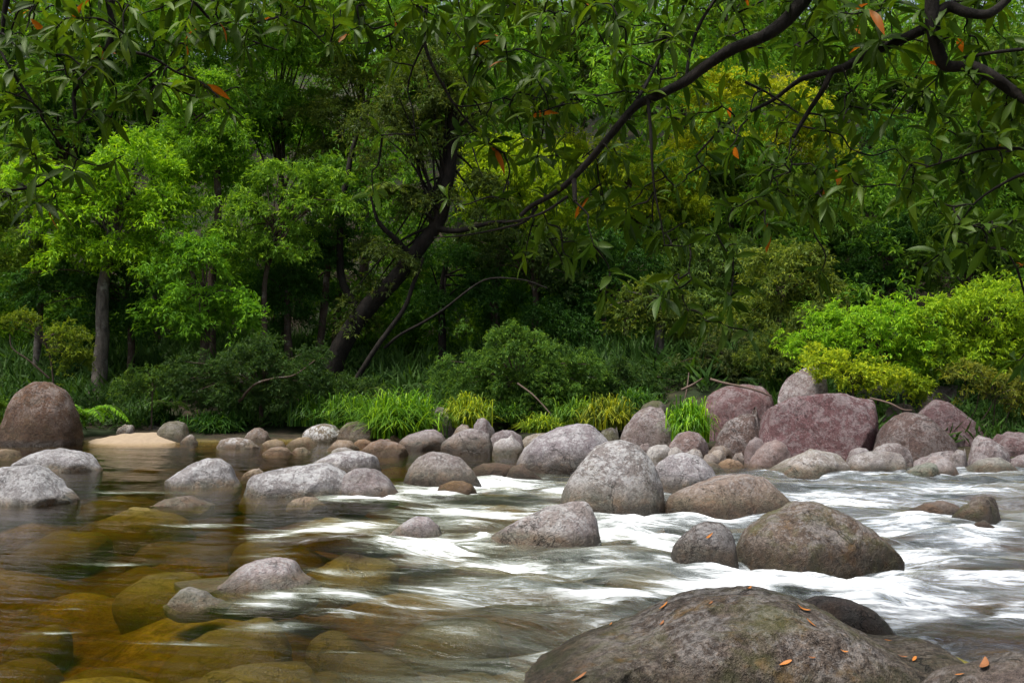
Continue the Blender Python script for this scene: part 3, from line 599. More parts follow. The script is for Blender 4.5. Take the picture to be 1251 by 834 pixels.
for (rx_, ry_, rw, rd) in ROCK_FOOT:
    msk = (np.abs(WXg-rx_) < rw*2.2+.5) & (np.abs(WYg-ry_) < rd*2.2+.5)
    q = np.sqrt(((WXg[msk]-rx_)/(rw+.03))**2 + ((WYg[msk]-ry_)/(rd+.03))**2)
    edge = np.exp(-((q-1.03)*min(rw, .7)/.09)**2)
    ring[msk] = np.maximum(ring[msk], edge*(.55+.45*n_w[msk]))
    side = -((WXg[msk]-rx_)*.95 - (WYg[msk]-ry_)*.3)/np.maximum(q*rw, .05)
    pile[msk] += np.clip(side, -1, 1)*np.exp(-((q-1.05)*min(rw, .7)/.22)**2)*min(rw, .8)
foam = np.clip(foam*(1.22+.6*n_w) + base + ring*.6*right*inriver, 0, 1.0)
turb = np.clip(.10 + .75*right*inriver + .4*foam, 0, 1)
turb = turb*sstep(540, 575, PY)*1.0 + .03
hgt = np.zeros_like(WXg)
for (a, b, rx, ry, s) in HUMP:
    hgt += s*np.exp(-(((PX-a)/rx)**2 + ((PY-b)/ry)**2))
cs, sn = math.cos(R(-16)), math.sin(R(-16))
U = WXg*cs + WYg*sn; Vv = -WXg*sn + WYg*cs
wav = fbm(np.stack([U*.55, Vv*1.5, U*0], -1), 51, 3) ; wav2 = fbm(np.stack([U*1.6, Vv*4.5, U*0+3], -1), 61, 3)
hgt += turb**1.3*(.12*wav + .075*wav2) + foam**2*.05*np.abs(wav2) + .004*wav
hgt += pile*.05*right*inriver
hgt -= .10*sstep(560, 1000, PX)*sstep(560, 760, PY)       # the river drops a little through the rapids
Vt = np.stack([WXg, WYg, hgt], -1).reshape(-1, 3)
nwx, nwy = len(wx), len(wy); N = len(Vt)
fg = grid_faces(nwx, nwy)
loop = np.concatenate([np.arange(nwx), np.arange(1, nwy)*nwx+nwx-1, (nwy-1)*nwx+np.arange(nwx-2, -1, -1), np.arange(nwy-2, 0, -1)*nwx])
Vb = Vt[loop].copy(); Vb[:, 2] = -2.2
bi = N + np.arange(len(loop)); k = np.arange(len(loop)); k1 = (k+1) % len(loop)
side = np.stack([loop[k], bi[k], bi[k1], loop[k1]], -1)
bott = bi[::-1][None, :]
attr0 = lambda a: ('POINT', np.concatenate([a.ravel(), np.zeros(len(loop))]))
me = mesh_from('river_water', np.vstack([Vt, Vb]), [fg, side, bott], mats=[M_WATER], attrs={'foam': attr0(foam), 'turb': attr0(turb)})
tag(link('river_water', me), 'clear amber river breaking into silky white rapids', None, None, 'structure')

# submerged rocks seen through the amber water
def sunk(label, cx, cy, rx, ry, top=-.05, tint=(.36,.26,.09)):
    p = at_z(cx, cy, top); d = p[1]; W = rx*d/F
    D = max(ry*d*d/(F*CAM_H)*1.25, W*.7); top = top - .055; W *= .92
    rg = np.random.default_rng(int(cx*3+cy)); n, m = 40, 40
    th = np.linspace(0, np.pi, n); ph = np.linspace(0, 2*np.pi, m, endpoint=False)
    T, Q = np.meshgrid(th, ph, indexing='ij')
    sp_ = lambda v, e: np.sign(v)*np.abs(v)**e
    H = .26
    P = np.stack([W*sp_(np.sin(T)*np.cos(Q), .9), D*sp_(np.sin(T)*np.sin(Q), .9), H*sp_(np.cos(T), .7)], -1)
    P = P + nrm(P)*((fbm(P*1.6+rg.uniform(0, 30, 3), 5, 3)*.30 + fbm(P*4+rg.uniform(0, 30, 3), 6, 3)*.12)*min(W, .6))[..., None]
    P[..., 2] += .10*P[..., 0]/W*rg.choice([-1, 1])*.6
    i = np.arange(n-1)[:, None]*m; j = np.arange(m)[None, :]; j1 = (j+1) % m
    f = np.stack([i+j, i+m+j, i+m+j1, i+j1], -1).reshape(-1, 4)
    o = link('sunken_rock', mesh_from('sunken_rock', P.reshape(-1, 3), f, mats=[M_ROCK]), None, (p[0], p[1], top-H))
    tag(o, label, 'rock', 'rocks lying under the clear water')
    o['tint'] = [float(c)*.8 for c in tint]; o['lichen'] = .1; o['moss'] = .3; o['wet'] = 1.0; o['grain'] = .5; o['dip'] = -.06 if cx < 520 else .0
for a in [
 ('broad golden sunken rock at the bottom of the frame under clear water', 320,818,140,22,-.05,(.42,.30,.08)),
 ('amber sunken rock just in front of the small foam-lapped rock', 275,766,85,20,-.03,(.36,.24,.08)),
 ('sunken rock with rusty top beneath the dark pool, nearest the frame bottom', 385,812,45,17,-.12,(.32,.17,.05)),
 ('brown sunken ledge upstream of the pink-topped low boulder', 215,700,65,13,-.03,(.30,.19,.08)),
 ('rusty sunken rock in the pool beyond the brown sunken ledge', 160,690,60,11,-.12,(.36,.2,.06)),
 ('yellow-olive sunken rock at the pool margin near the frame edge', 45,757,42,9,-.14,(.40,.34,.09)),
 ('wide olive sunken rock below the yellow-olive one', 120,812,75,13,-.16,(.36,.31,.09)),
 ('dull olive sunken rock in the lower corner of the pool', 22,800,45,16,-.16,(.30,.25,.08)),
 ('golden sunken slab just below the pale frame-edge boulder', 70,650,60,8,-.10,(.44,.32,.10)),
 ('long golden sunken slab under the low pinkish stone', 165,628,75,6,-.06,(.48,.36,.09)),
 ('bright yellow sunken slab between the pale humped boulder and frame-edge boulder', 145,604,60,6,-.05,(.50,.42,.10)),
 ('rust-edged sunken rock left of the first tongue of white water', 345,655,70,8,-.03,(.36,.2,.07)),
 ('brown sunken rock beneath the smooth tongue of water above the white rapids', 420,626,80,8,.02,(.32,.2,.08)),
 ('dark brown sunken rock under the smooth hump before the diagonal white water', 415,678,75,10,.04,(.26,.17,.08)),
 ('amber sunken rock right of the foam behind the dark pool', 415,760,45,12,-.04,(.40,.26,.06)),
 ('pinkish sunken rock under streaked water in midstream', 545,752,75,8,-.02,(.34,.22,.16)),
 ('large olive sunken rock in the middle of the calm pool', 240,655,80,8,-.14,(.36,.32,.09)),
 ('faint sunken rock beside the huge mossy boulder', 560,812,60,12,-.10,(.34,.24,.08)),
 ('small rusty sunken rock left of the faint one', 470,795,60,10,-.12,(.36,.24,.08)),
 ('brown sunken rock under the water hump by the speckled boulder', 790,688,60,9,.0,(.26,.2,.15)),
]: sunk(*a)

# sand spit
sx0, sx1 = at_z(90, 541)[0], at_z(227, 541)[0]
gx = np.linspace(-1, 1, 60); gy = np.linspace(-1, 1, 30); GX, GY = np.meshgrid(gx, gy)
cxs, cys = (sx0+sx1)/2, at_z(160, 541)[1]+.55
hz = .22*np.clip(1-np.abs(GX)**3, 0, 1)*np.clip(1-np.abs(GY)**2.2, 0, 1)*(1.1+.5*fbm(np.stack([GX*2, GY, GX*0], -1), 8, 3)) - .10
link('sand_bar', mesh_from('sand_bar', np.stack([cxs+GX*(sx1-sx0)/2, cys+GY*.75+.1*GX, hz], -1).reshape(-1, 3), grid_faces(60, 30), mats=[M_SAND]))
tag(bpy.data.objects['sand_bar'], 'pale sand spit along the water beside the tall brown bank boulder', None, None, 'structure')

# ------------------------------------------------------------------ foliage
class Leaves:
    def __init__(s): s.B=[]; s.D=[]; s.N=[]; s.L=[]; s.W=[]; s.Y=[]; s.T=[]
    def add(s, B, D, N, L, W, Y, T=None):
        s.T.append(np.random.default_rng(len(B)).random(len(B)) if T is None else T)
        s.B.append(B); s.D.append(D); s.N.append(N); s.L.append(L); s.W.append(W); s.Y.append(Y)
    def mesh(s, name, mat, rng):
        B=np.vstack(s.B); D=nrm(np.vstack(s.D)); N=np.vstack(s.N); L=np.concatenate(s.L)[:,None]; W=np.concatenate(s.W)[:,None]; Yg=np.concatenate(s.Y)
        N = nrm(N - D*(N*D).sum(-1, keepdims=True)); S = np.cross(D, N)
        mid = B + D*L*.48
        V = np.stack([B, mid+S*W*.5+N*W*.16, B+D*L-N*L*.14, mid-S*W*.5+N*W*.16], 1)
        n = len(B); f = np.arange(n*4).reshape(n, 4)
        return mesh_from(name, V.reshape(-1, 3), f, smooth=False, mats=[mat], attrs={'rnd': ('FACE', np.concatenate(s.T)), 'young_lit': ('FACE', Yg)})
def pads(lv, rng, C, Nn, rad, ntw, nl, L, Wd, flat=.24, droop=.35, young_lit=.25, twl=.4, tone=None):
    n = len(C); Nn = nrm(Nn)
    ref = np.where(np.abs(Nn[:, :1]) > .8, np.array([[0, 1., 0]]), np.array([[1., 0, 0]]))
    e1 = nrm(np.cross(Nn, ref)); e2 = np.cross(Nn, e1)
    phi = rng.uniform(0, 2*np.pi, (n, ntw)); rho = np.sqrt(rng.uniform(.02, 1, (n, ntw)))*rng.uniform(.75, 1.15, (n, ntw))
    rd = e1[:, None]*np.cos(phi)[..., None] + e2[:, None]*np.sin(phi)[..., None]
    R_ = rad[:, None, None]
    E = C[:, None] + rd*(rho[..., None]*R_) + Nn[:, None]*(R_*(flat*(1-rho**2)+rng.normal(0, .11, (n, ntw)))[..., None])
    E[..., 2] -= rad[:, None]*.28*rho**2
    T = nrm(rd + Nn[:, None]*.35 + rng.normal(0, .3, (n, ntw, 3)) + np.array([0, 0, -.1]))
    E = E.reshape(-1, 3); T = T.reshape(-1, 3); q = len(E)
    t = rng.uniform(0, 1, (q, nl)); sz = rng.uniform(.65, 1.2, (q, nl))
    tw = twl*np.minimum(1., np.repeat(rad, ntw)/.6)
    Bp = E[:, None] - T[:, None]*(t*tw[:, None])[..., None]
    D = T[:, None]*.65 + rng.normal(0, .55, (q, nl, 3)) + np.array([0, 0, -droop])
    N_ = np.array([0, 0, 1.]) + rng.normal(0, .42, (q, nl, 3)) + T[:, None]*.15
    yb = rng.uniform(0, 1, q)[:, None]
    Y = np.clip((1-t)*1.4-.7, 0, 1)*(yb < young_lit*2)*rng.uniform(.3, 1, (q, nl)) + .12*rng.random((q, nl))
    lv.add(Bp.reshape(-1, 3), D.reshape(-1, 3), N_.reshape(-1, 3), (L*sz).ravel(), (Wd*sz).ravel(), np.clip(Y, 0, 1).ravel(), np.clip(.45*rng.random(q*nl) + .55*np.repeat(rng.random(n) if tone is None else tone, ntw*nl), 0, 1))
def crown_pads(rng, c, r, n, padr, up=.35, rag=.42):
    """pad centres through an uneven ellipsoid, more at its outside and top"""
    d = nrm(rng.normal(size=(n, 3)) + [0, -.15, up]); f = rng.uniform(.25, 1, (n, 1))**.45
    f *= (1.12+rag*fbm(d*2.1+rng.uniform(0, 40, 3), 3, 2))[:, None]
    C = c + d*f*r
    Nn = d*[.5, .5, .35] + [0, 0, .9] + rng.normal(0, .15, (n, 3))
    return C, Nn, padr*rng.uniform(.7, 1.3, n)

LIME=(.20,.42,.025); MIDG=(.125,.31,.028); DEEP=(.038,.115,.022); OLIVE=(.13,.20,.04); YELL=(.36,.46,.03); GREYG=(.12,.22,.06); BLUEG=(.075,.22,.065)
tree_no = [0]
def tree(label, crown, trunk, r0, tint, young_lit=.25, dens=1.0, padr=.58, leaf=(.15,.042), bark=None, droop=.35, name='tree', cat='tree', group='trees along the far bank', extra=(), up=.35, ydep=1.0, limbs=True, flat=.24, rag=.42):
    """crown: list of (px,py,rx,ry) lobes; trunk: list of px points from ground up; all at distance dist = first crown value [4]"""
    tree_no[0] += 1; seed = 100+tree_no[0]; rng = np.random.default_rng(seed)
    dist = crown[0][4]
    lobes = [c[:4] for c in crown]
    tp = [at_y(a, b, dist + (0 if len(q) < 3 else q[2])) for q in trunk for a, b in [q[:2]]]
    gz = float(ground_z(tp[0][0], tp[0][1])); tp[0][2] = gz - .15
    if len(tp) > 1 and tp[1][2] < gz+.1: tp[1][2] = gz+.3
    root = empty(name, (tp[0][0], tp[0][1], gz)); tag(root, label, cat, group)
    off = np.array(root.location)
    tb = Tubes()
    path = resample(np.array(tp), 26)
    rr = np.linspace(1, .45, len(path))*r0; rr[:3] *= [1.5, 1.22, 1.08]
    tb.add(path-off, rr, None, 12, wob=r0*.35, seed=seed, knob=.16)
    for ex in extra:
        ep = resample(np.array([at_y(a, b, dist+q) for a, b, q in ex[0]]), 16)
        tb.add(ep-off, ex[1], ex[2], 9, wob=ex[1]*.5, seed=seed+3, knob=.15)
    lv = Leaves()
    pr = padr*dist/27.
    for (cx, cy, rx, ry) in lobes:
        c = at_y(cx, cy, dist); rX = rx*dist/F; rZ = ry*dist/F; rY = (rX+rZ)/2*1.1*ydep
        area = math.pi*rX*rZ
        n = max(6, int(area/(pr*pr)*2.3))
        C, Nn, rad = crown_pads(rng, c, np.array([rX, rY, rZ])*.9, n, pr, up, rag)
        la = leaf[0]*leaf[1]*.55
        tot = dens*5.6*area/la*(dist/27.)**-.0
        sc = max(1., dist/30.)
        tot /= sc*sc
        nl = 9; ntw = max(6, int(tot/(n*nl)))
        pads(lv, rng, C-off, Nn, rad, ntw, nl, leaf[0]*sc, leaf[1]*sc, droop=droop, young_lit=young_lit, flat=flat)
        if limbs:
            for q in range(0, n, 4):
                s = path[int(np.clip(len(path)*rng.uniform(.6, .98), 0, len(path)-1))]
                e = C[q]; mdl = (s+e)/2 + [0, 0, .12*np.linalg.norm(e-s)]
                tb.add(resample(np.array([s, mdl, e]), 8)-off, min(.05, r0*.25), .010, 5, wob=.05, seed=q)
    o1 = link('trunk', tb.mesh('trunk', bark or M_BARK), root)
    o2 = link('crown', lv.mesh('crown', M_LEAF, rng), root); o2['tint'] = [float(v) for v in tint]
    return root

T_ = tree
T_('bright lime-crowned tree on a straight grey trunk near the tall brown boulder', [(165,215,62,45,26.5),(110,255,62,45),(198,262,42,42),(85,300,50,35),(150,310,50,32),(60,225,50,35),(195,320,35,26)], [(120,462),(122,420),(128,350),(140,290),(150,215)], .21, LIME, .45, 1.1, bark=M_BARKG)
T_('thin pale-trunked tree with a yellowish crown at the frame edge', [(40,228,70,40,28),(15,290,55,50),(60,330,45,35)], [(44,445),(46,390),(50,330),(52,270),(45,210)], .12, (.10,.19,.025), .4, .9, bark=M_BARKG)
T_('tree with a small bright top above the lime crown, reddish trunk', [(225,145,50,36,29),(250,195,48,40),(205,195,38,40),(285,170,40,30),(250,110,40,26)], [(258,418),(260,340),(266,250),(265,160),(262,110)], .14, (.14,.32,.028), .45, 1.0)
T_('tree with layered feathery sprays hanging over the dark forest edge', [(340,222,66,24,27.5),(390,250,48,26),(300,258,48,24),(270,300,52,28),(345,290,45,22),(400,225,35,18)], [(325,440),(322,380),(328,320),(335,260)], .10, (.14,.30,.035), .4, .95, padr=.5)
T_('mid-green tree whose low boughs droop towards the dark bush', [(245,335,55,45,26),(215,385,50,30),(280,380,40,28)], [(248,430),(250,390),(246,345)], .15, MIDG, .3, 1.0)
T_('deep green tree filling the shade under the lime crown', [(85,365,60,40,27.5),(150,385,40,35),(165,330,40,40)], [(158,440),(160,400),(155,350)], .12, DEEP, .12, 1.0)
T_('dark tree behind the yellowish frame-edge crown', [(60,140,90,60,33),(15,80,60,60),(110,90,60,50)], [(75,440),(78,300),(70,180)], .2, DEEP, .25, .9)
T_('tall green tree reaching the top edge above the lime crown', [(170,70,75,50,34),(230,40,60,50),(150,130,50,35)], [(195,440),(190,250),(185,90)], .2, MIDG, .35, .9)
T_('bright green tree high behind the layered feathery tree', [(330,85,70,45,34),(290,140,60,40),(355,150,45,35),(370,50,50,50)], [(350,430),(348,300),(335,120)], .18, (.14,.31,.03), .4, 1.0)
T_('dull olive tree between feathery sprays and the leaning trunk', [(410,150,45,40,33),(395,205,45,35),(430,100,40,30)], [(412,420),(415,300),(418,160)], .16, OLIVE, .15, .9)
T_('yellow-green tree high behind the dull olive tree', [(440,45,70,45,37),(400,20,60,40),(480,90,45,30)], [(446,430),(445,250),(442,70)], .22, (.13,.22,.03), .5, 1.0)
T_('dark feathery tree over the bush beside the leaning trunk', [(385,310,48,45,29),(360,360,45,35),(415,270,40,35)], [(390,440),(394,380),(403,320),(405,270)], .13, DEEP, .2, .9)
T_('gnarled dark leaning tree with a bent trunk and pale arching side stems', [(470,170,60,45,27.5),(560,140,55,50),(510,110,60,45),(590,240,40,30),(470,320,40,28),(520,250,40,28),(430,380,30,25)], [(402,468),(418,425),(440,385),(478,345),(515,300),(540,262),(548,200),(556,130)], .30, (.075,.12,.03), .2, .75, bark=M_BARKD,
   extra=[([(432,470,-.6),(455,432,-.6),(478,400,-.5),(495,372,-.4),(505,345,-.3),(518,315,-.1)], .075, .05), ([(470,425,-.4),(490,408,-.6),(520,392,-.8),(542,378,-.9),(575,352,-1),(600,340,-1.1),(640,342,-1.2),(668,352,-1.3)], .045, .014),
          ([(505,312,0),(480,290,-.3),(462,270,-.5),(455,240,-.6)], .11, .03), ([(530,278,0),(560,282,-.3),(600,272,-.5),(640,270,-.6)], .10, .03), ([(440,385,.2),(415,330,.8),(420,240,1.),(432,180,1.2),(445,130,1.2)], .13, .05)])
T_('pale green hazy tree seen through the leaning tree', [(560,60,70,50,39),(520,110,50,40),(600,100,45,40)], [(562,430),(560,240),(558,80)], .2, GREYG, .3, 1.0, bark=M_BARKG)
T_('lime-topped tree in the middle below the great overhanging limb', [(620,195,55,30,30.5),(600,235,48,32),(655,240,50,36),(690,205,35,22)], [(600,440),(606,360),(615,260),(620,210)], .17, (.26,.42,.022), .5, 1.2)
T_('grey-green tree under the lime-topped one', [(640,300,60,35,30),(690,320,50,40),(590,300,40,30)], [(655,440),(655,380),(650,310)], .14, (.055,.10,.03), .15, .9)
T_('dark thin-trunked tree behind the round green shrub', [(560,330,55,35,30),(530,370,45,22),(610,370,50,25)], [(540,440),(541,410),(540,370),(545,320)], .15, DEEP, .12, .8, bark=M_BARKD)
T_('broad yellow-green tree behind the great limb', [(770,215,75,40,34),(720,190,50,32),(820,250,55,38),(760,265,60,35)], [(765,440),(768,350),(770,220)], .2, (.28,.40,.028), .55, 1.1)
T_('pale tree high in the centre behind whorled leaves', [(690,90,75,50,40),(740,40,70,45),(640,40,50,45)], [(700,430),(698,250),(692,90)], .2, (.09,.16,.035), .35, 1.0)
T_('golden-yellow crowned tree behind the overhanging branches', [(930,130,75,42,37),(880,175,60,38),(980,170,45,32),(870,110,50,35)], [(925,450),(925,300),(928,150)], .22, YELL, .6, 1.2)
T_('green tree above the golden-yellow crown', [(830,70,80,50,44),(900,45,70,50),(780,110,50,40)], [(835,430),(835,250),(832,80)], .24, (.10,.19,.03), .4, 1.0)
T_('small pale-trunked tree with a yellow-flecked crown above the bank', [(800,360,45,22,26.5),(770,385,35,22),(830,390,30,25)], [(803,455),(805,425),(804,385),(800,360)], .17, (.085,.14,.03), .55, 1.0, padr=.42, bark=M_BARKG)
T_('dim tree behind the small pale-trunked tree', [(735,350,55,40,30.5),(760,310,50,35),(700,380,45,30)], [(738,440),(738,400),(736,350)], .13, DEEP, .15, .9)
T_('grey-green feathery tree left of the yellow shrub', [(870,320,60,40,31),(850,370,50,35),(900,370,50,35)], [(868,450),(868,410),(870,330)], .14, GREYG, .25, .95)
T_('olive tree leaning over the red boulders', [(960,330,55,38,28),(1000,355,40,28),(925,385,50,30)], [(948,440),(952,400),(958,340)], .14, OLIVE, .4, 1.0)
T_('green tree below the golden-yellow crown', [(905,245,70,38,37),(960,230,45,35),(860,255,45,35)], [(905,440),(905,350),(905,250)], .18, (.075,.14,.03), .35, 1.0)
T_('round-headed green tree deep behind the olive tree', [(1000,265,48,32,36),(975,300,40,28),(1040,290,40,30)], [(1004,440),(1002,350),(1000,270)], .16, (.07,.15,.03), .35, 1.0)
T_('bluish hazy tree on the far slope', [(1065,185,65,45,46),(1020,215,45,35),(1100,225,45,35)], [(1066,430),(1066,300),(1065,190)], .22, BLUEG, .3, 1.0)
T_('green tree on the far slope right of the bluish tree', [(1150,200,60,50,43),(1190,240,45,40),(1130,255,45,35)], [(1152,430),(1150,300),(1150,200)], .22, (.06,.14,.03), .35, 1.0)
T_('tall bright tree rising along the frame edge', [(1225,160,60,60,36),(1245,230,45,45),(1215,90,50,45)], [(1228,430),(1228,300),(1226,170)], .2, (.10,.19,.03), .4, 1.0)
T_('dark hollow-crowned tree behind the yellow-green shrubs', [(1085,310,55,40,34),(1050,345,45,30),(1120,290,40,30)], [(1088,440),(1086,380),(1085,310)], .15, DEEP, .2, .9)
T_('bright leafy tree just above the yellow-green shrubs', [(1185,295,60,38,33),(1230,320,50,40),(1150,320,40,28)], [(1186,440),(1186,380),(1185,300)], .15, (.085,.18,.028), .45, 1.0)
T_('pale tree high on the slope at the top edge', [(1060,85,85,50,50),(1000,60,60,45),(1110,120,55,40)], [(1060,430),(1060,250),(1060,90)], .24, (.08,.16,.035), .35, 1.0)
T_('bright high tree near the top corner with a gap of sky above', [(1180,85,70,45,52),(1140,55,55,40),(1225,60,40,30)], [(1180,430),(1180,250),(1180,90)], .24, (.10,.17,.035), .4, 1.0)
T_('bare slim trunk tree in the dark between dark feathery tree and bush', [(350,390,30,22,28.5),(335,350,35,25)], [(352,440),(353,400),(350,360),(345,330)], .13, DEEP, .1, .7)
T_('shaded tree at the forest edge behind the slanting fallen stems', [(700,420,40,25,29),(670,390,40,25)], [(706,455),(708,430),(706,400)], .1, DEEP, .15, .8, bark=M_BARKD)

def shrub(*a, **k):
    k.setdefault('name', 'shrub'); k.setdefault('cat', 'shrub'); k.setdefault('group', 'shrubs on the far bank'); k.setdefault('padr', .32); k.setdefault('leaf', (.10, .026)); k.setdefault('up', .6); k.setdefault('flat', .55); k.setdefault('rag', .7)
    return tree(*a, **k)
shrub('dark spreading bush with a bare crooked branch by the still pool', [(320,455,70,38,24.2),(365,470,35,40),(285,485,50,28),(240,470,40,30)], [(320,512),(318,490),(322,470)], .06, (.045,.10,.03), .15, 1.0, extra=[([(292,490,-.7),(310,470,-.9),(335,462,-.9),(360,458,-.9),(385,440,-.8)], .035, .012)])
shrub('large round green shrub flecked with russet tips in the middle of the bank', [(630,440,65,42,24),(585,470,50,35),(675,475,55,38),(640,490,60,30),(715,460,35,25)], [(635,515),(634,490),(632,460)], .06, (.085,.19,.04), .35, 1.1, leaf=(.09,.024))
shrub('small bright shrub beside the straight grey trunk', [(82,420,26,26,24.5),(30,395,28,14),(92,445,20,16)], [(70,470),(62,440),(50,410)], .03, (.13,.21,.025), .5, .8, padr=.28, extra=[([(60,462,-.3),(35,440,-.4),(15,425,-.4),(12,408,-.4)], .025, .01)])
shrub('low green sapling with fine leaves near the dark spreading bush', [(188,465,28,14,23.8),(165,478,25,14)], [(185,510),(186,490),(187,470)], .02, (.065,.14,.03), .3, .8, padr=.28)
shrub('bright shrub tip entering from the frame edge below the brown boulder', [(-5,500,18,16,21.8),(0,520,14,10)], [(-20,535),(-15,520),(-8,505)], .02, (.09,.2,.02), .4, .9, padr=.25)
shrub('tall yellow-green shrub with golden tips crowning the red boulders', [(1195,380,62,34,20.5),(1240,395,45,45),(1150,400,45,30),(1215,430,55,34),(1165,435,45,28),(1240,455,35,30)], [(1205,500),(1203,450),(1200,410)], .05, (.24,.42,.03), .5, 1.0, extra=[([(1190,500,0),(1180,470,.1),(1165,430,.1)], .02, .01), ([(1222,505,0),(1235,460,.1),(1240,420,.1)], .02, .01), ([(1200,505,-.2),(1212,475,-.2),(1222,440,-.1)], .015, .008)])
shrub('lime shrub left of the tall golden-tipped shrub', [(1085,398,60,32,21),(1050,420,45,30),(1120,430,50,30),(1020,405,35,26),(985,425,35,24),(1100,455,45,20)], [(1080,490),(1080,460),(1082,420)], .05, (.20,.42,.03), .5, 1.0)
shrub('orange-flecked yellow shrub spilling over the purple-red slab', [(1030,455,40,20,19.8),(1065,462,40,18),(1010,440,28,18),(1095,470,30,14)], [(1040,495),(1042,480),(1040,460)], .03, (.29,.42,.03), .6, .85, padr=.3, leaf=(.085,.024))
shrub('bright sprig hanging below the lime shrub between the dark boulders', [(1128,480,24,11,19.4),(1108,470,22,10)], [(1100,512),(1105,490),(1115,480)], .015, (.18,.29,.02), .6, .8, padr=.24, leaf=(.085,.024))
shrub('mid-green shrub in front of the olive tree behind the branch-topped boulder', [(975,420,45,25,23),(935,440,40,25),(1000,390,35,20)], [(960,480),(962,455),(968,430)], .04, (.085,.14,.03), .4, 1.0)
shrub('grey-green shrub above the branch-topped red boulder', [(900,425,40,25,25),(870,450,40,22),(920,460,40,15)], [(892,480),(893,460),(896,435)], .04, (.07,.105,.04), .25, .95)
shrub('shaded shrub between the round green shrub and the conical boulder', [(760,470,40,25,25),(800,475,40,20),(730,490,35,22)], [(770,510),(770,490),(768,475)], .04, (.045,.10,.03), .2, .9)
shrub('twiggy thin shrub with bare red-brown stems at the frame edge', [(1225,475,35,20,19.0),(1185,465,30,18),(1250,500,25,18)], [(1215,525),(1215,500),(1218,480)], .02, (.13,.17,.03), .5, .45, padr=.3,
   extra=[([(1190,525,0),(1205,505,0),(1215,488,0),(1225,470,0)], .014, .006), ([(1225,528,0),(1232,505,0),(1240,485,0),(1248,460,0)], .014, .006), ([(1180,520,.2),(1192,500,.2),(1196,480,.2),(1205,455,.2)], .012, .005), ([(1205,520,-.3),(1185,515,-.3),(1172,508,-.3)], .012, .006)])
shrub('dim fern-leaved shrub at the foot of the gnarled leaning tree', [(420,480,30,20,25),(455,478,25,14)], [(430,505),(432,495),(434,485)], .02, (.05,.11,.03), .3, .8, padr=.28)

# deep background forest and ground cover (uncountable)
rng = np.random.default_rng(5)
lv = Leaves()
nc = 580
hx = rng.uniform(-54, 54, nc); hy = 29.5 + 42*rng.random(nc)**1.15
g0 = ground_z(hx, hy); lo = np.clip((34.5-hy)/4.5, 0, 1)*4.5
hz_ = g0 + .5 + lo + rng.random(nc)*np.maximum(2.5, .50*hy + 3 - g0 - lo)
Cs, Ns, Rs, Ts = [], [], [], []
nr = 150
rx_ = rng.uniform(-60, 60, nr); ry_ = rng.uniform(58, 74, nr); hx = np.concatenate([hx, rx_]); hy = np.concatenate([hy, ry_]); hz_ = np.concatenate([hz_, ry_*rng.uniform(.31, .50, nr)]); nc += nr
nu = 190
hx = np.concatenate([hx, rng.uniform(-40, 40, nu)]); uy_ = rng.uniform(31.5, 44, nu); hy = np.concatenate([hy, uy_]); hz_ = np.concatenate([hz_, ground_z(hx[nc:], uy_) + rng.uniform(.2, 3.5, nu)]); nc += nu
for k in range(nc):
    rr_ = rng.uniform(1.4, 3.0); C, Nn, rad = crown_pads(rng, np.array([hx[k], hy[k], hz_[k]]), np.array([rr_, rr_*.8, rr_*.8]), 17, .85, .5)
    Cs.append(C); Ns.append(Nn); Rs.append(rad); Ts.append(np.clip(rng.random()*.75 + rng.uniform(-.2, .25, 17) + .25*(hy[k] > 42), 0, 1)*(.05 if k >= nc-nu else .25 if (hy[k] < 38 and hz_[k] < 9) else 1.))  # low near clumps coloured dark as forest shade, far ones lighter as haze
pads(lv, rng, np.vstack(Cs), np.vstack(Ns), np.concatenate(Rs), 12, 8, .25, .078, flat=.26, young_lit=.35, twl=.6, tone=np.concatenate(Ts))
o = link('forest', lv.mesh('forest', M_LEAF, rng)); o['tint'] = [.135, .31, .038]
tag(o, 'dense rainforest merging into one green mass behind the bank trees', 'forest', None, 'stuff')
# undergrowth
lv = Leaves()
n = 76000
ux = rng.uniform(-17, 15, n); ub = bank_y(ux); uy = ub + 1.2 + 16*rng.random(n)**1.2; uz = ground_z(ux, uy)
keep = (fbm(np.stack([ux*.5, uy*.5, ux*0], -1), 77, 3) > -.25); ux, uy, uz = ux[keep], uy[keep], uz[keep]; n = len(ux)
lv.add(np.stack([ux, uy, uz+rng.uniform(-.02, .18, n)], -1), np.stack([rng.normal(0, .7, n), rng.normal(-.1, .7, n), rng.uniform(.3, 1.3, n)], -1), np.stack([rng.normal(0, .5, n), rng.normal(-.6, .5, n), np.ones(n)*.6], -1), rng.uniform(.2, .5, n)*(1+1.6*sstep(2, 7, uy-bank_y(ux))), rng.uniform(.025, .06, n)*(1+1.2*sstep(2, 7, uy-bank_y(ux))), rng.random(n)*.3)
o = link('undergrowth', lv.mesh('undergrowth', M_LEAF, rng)); o['tint'] = [.035, .09, .02]
tag(o, 'low ferny green undergrowth covering the shaded bank', 'undergrowth', None, 'stuff')

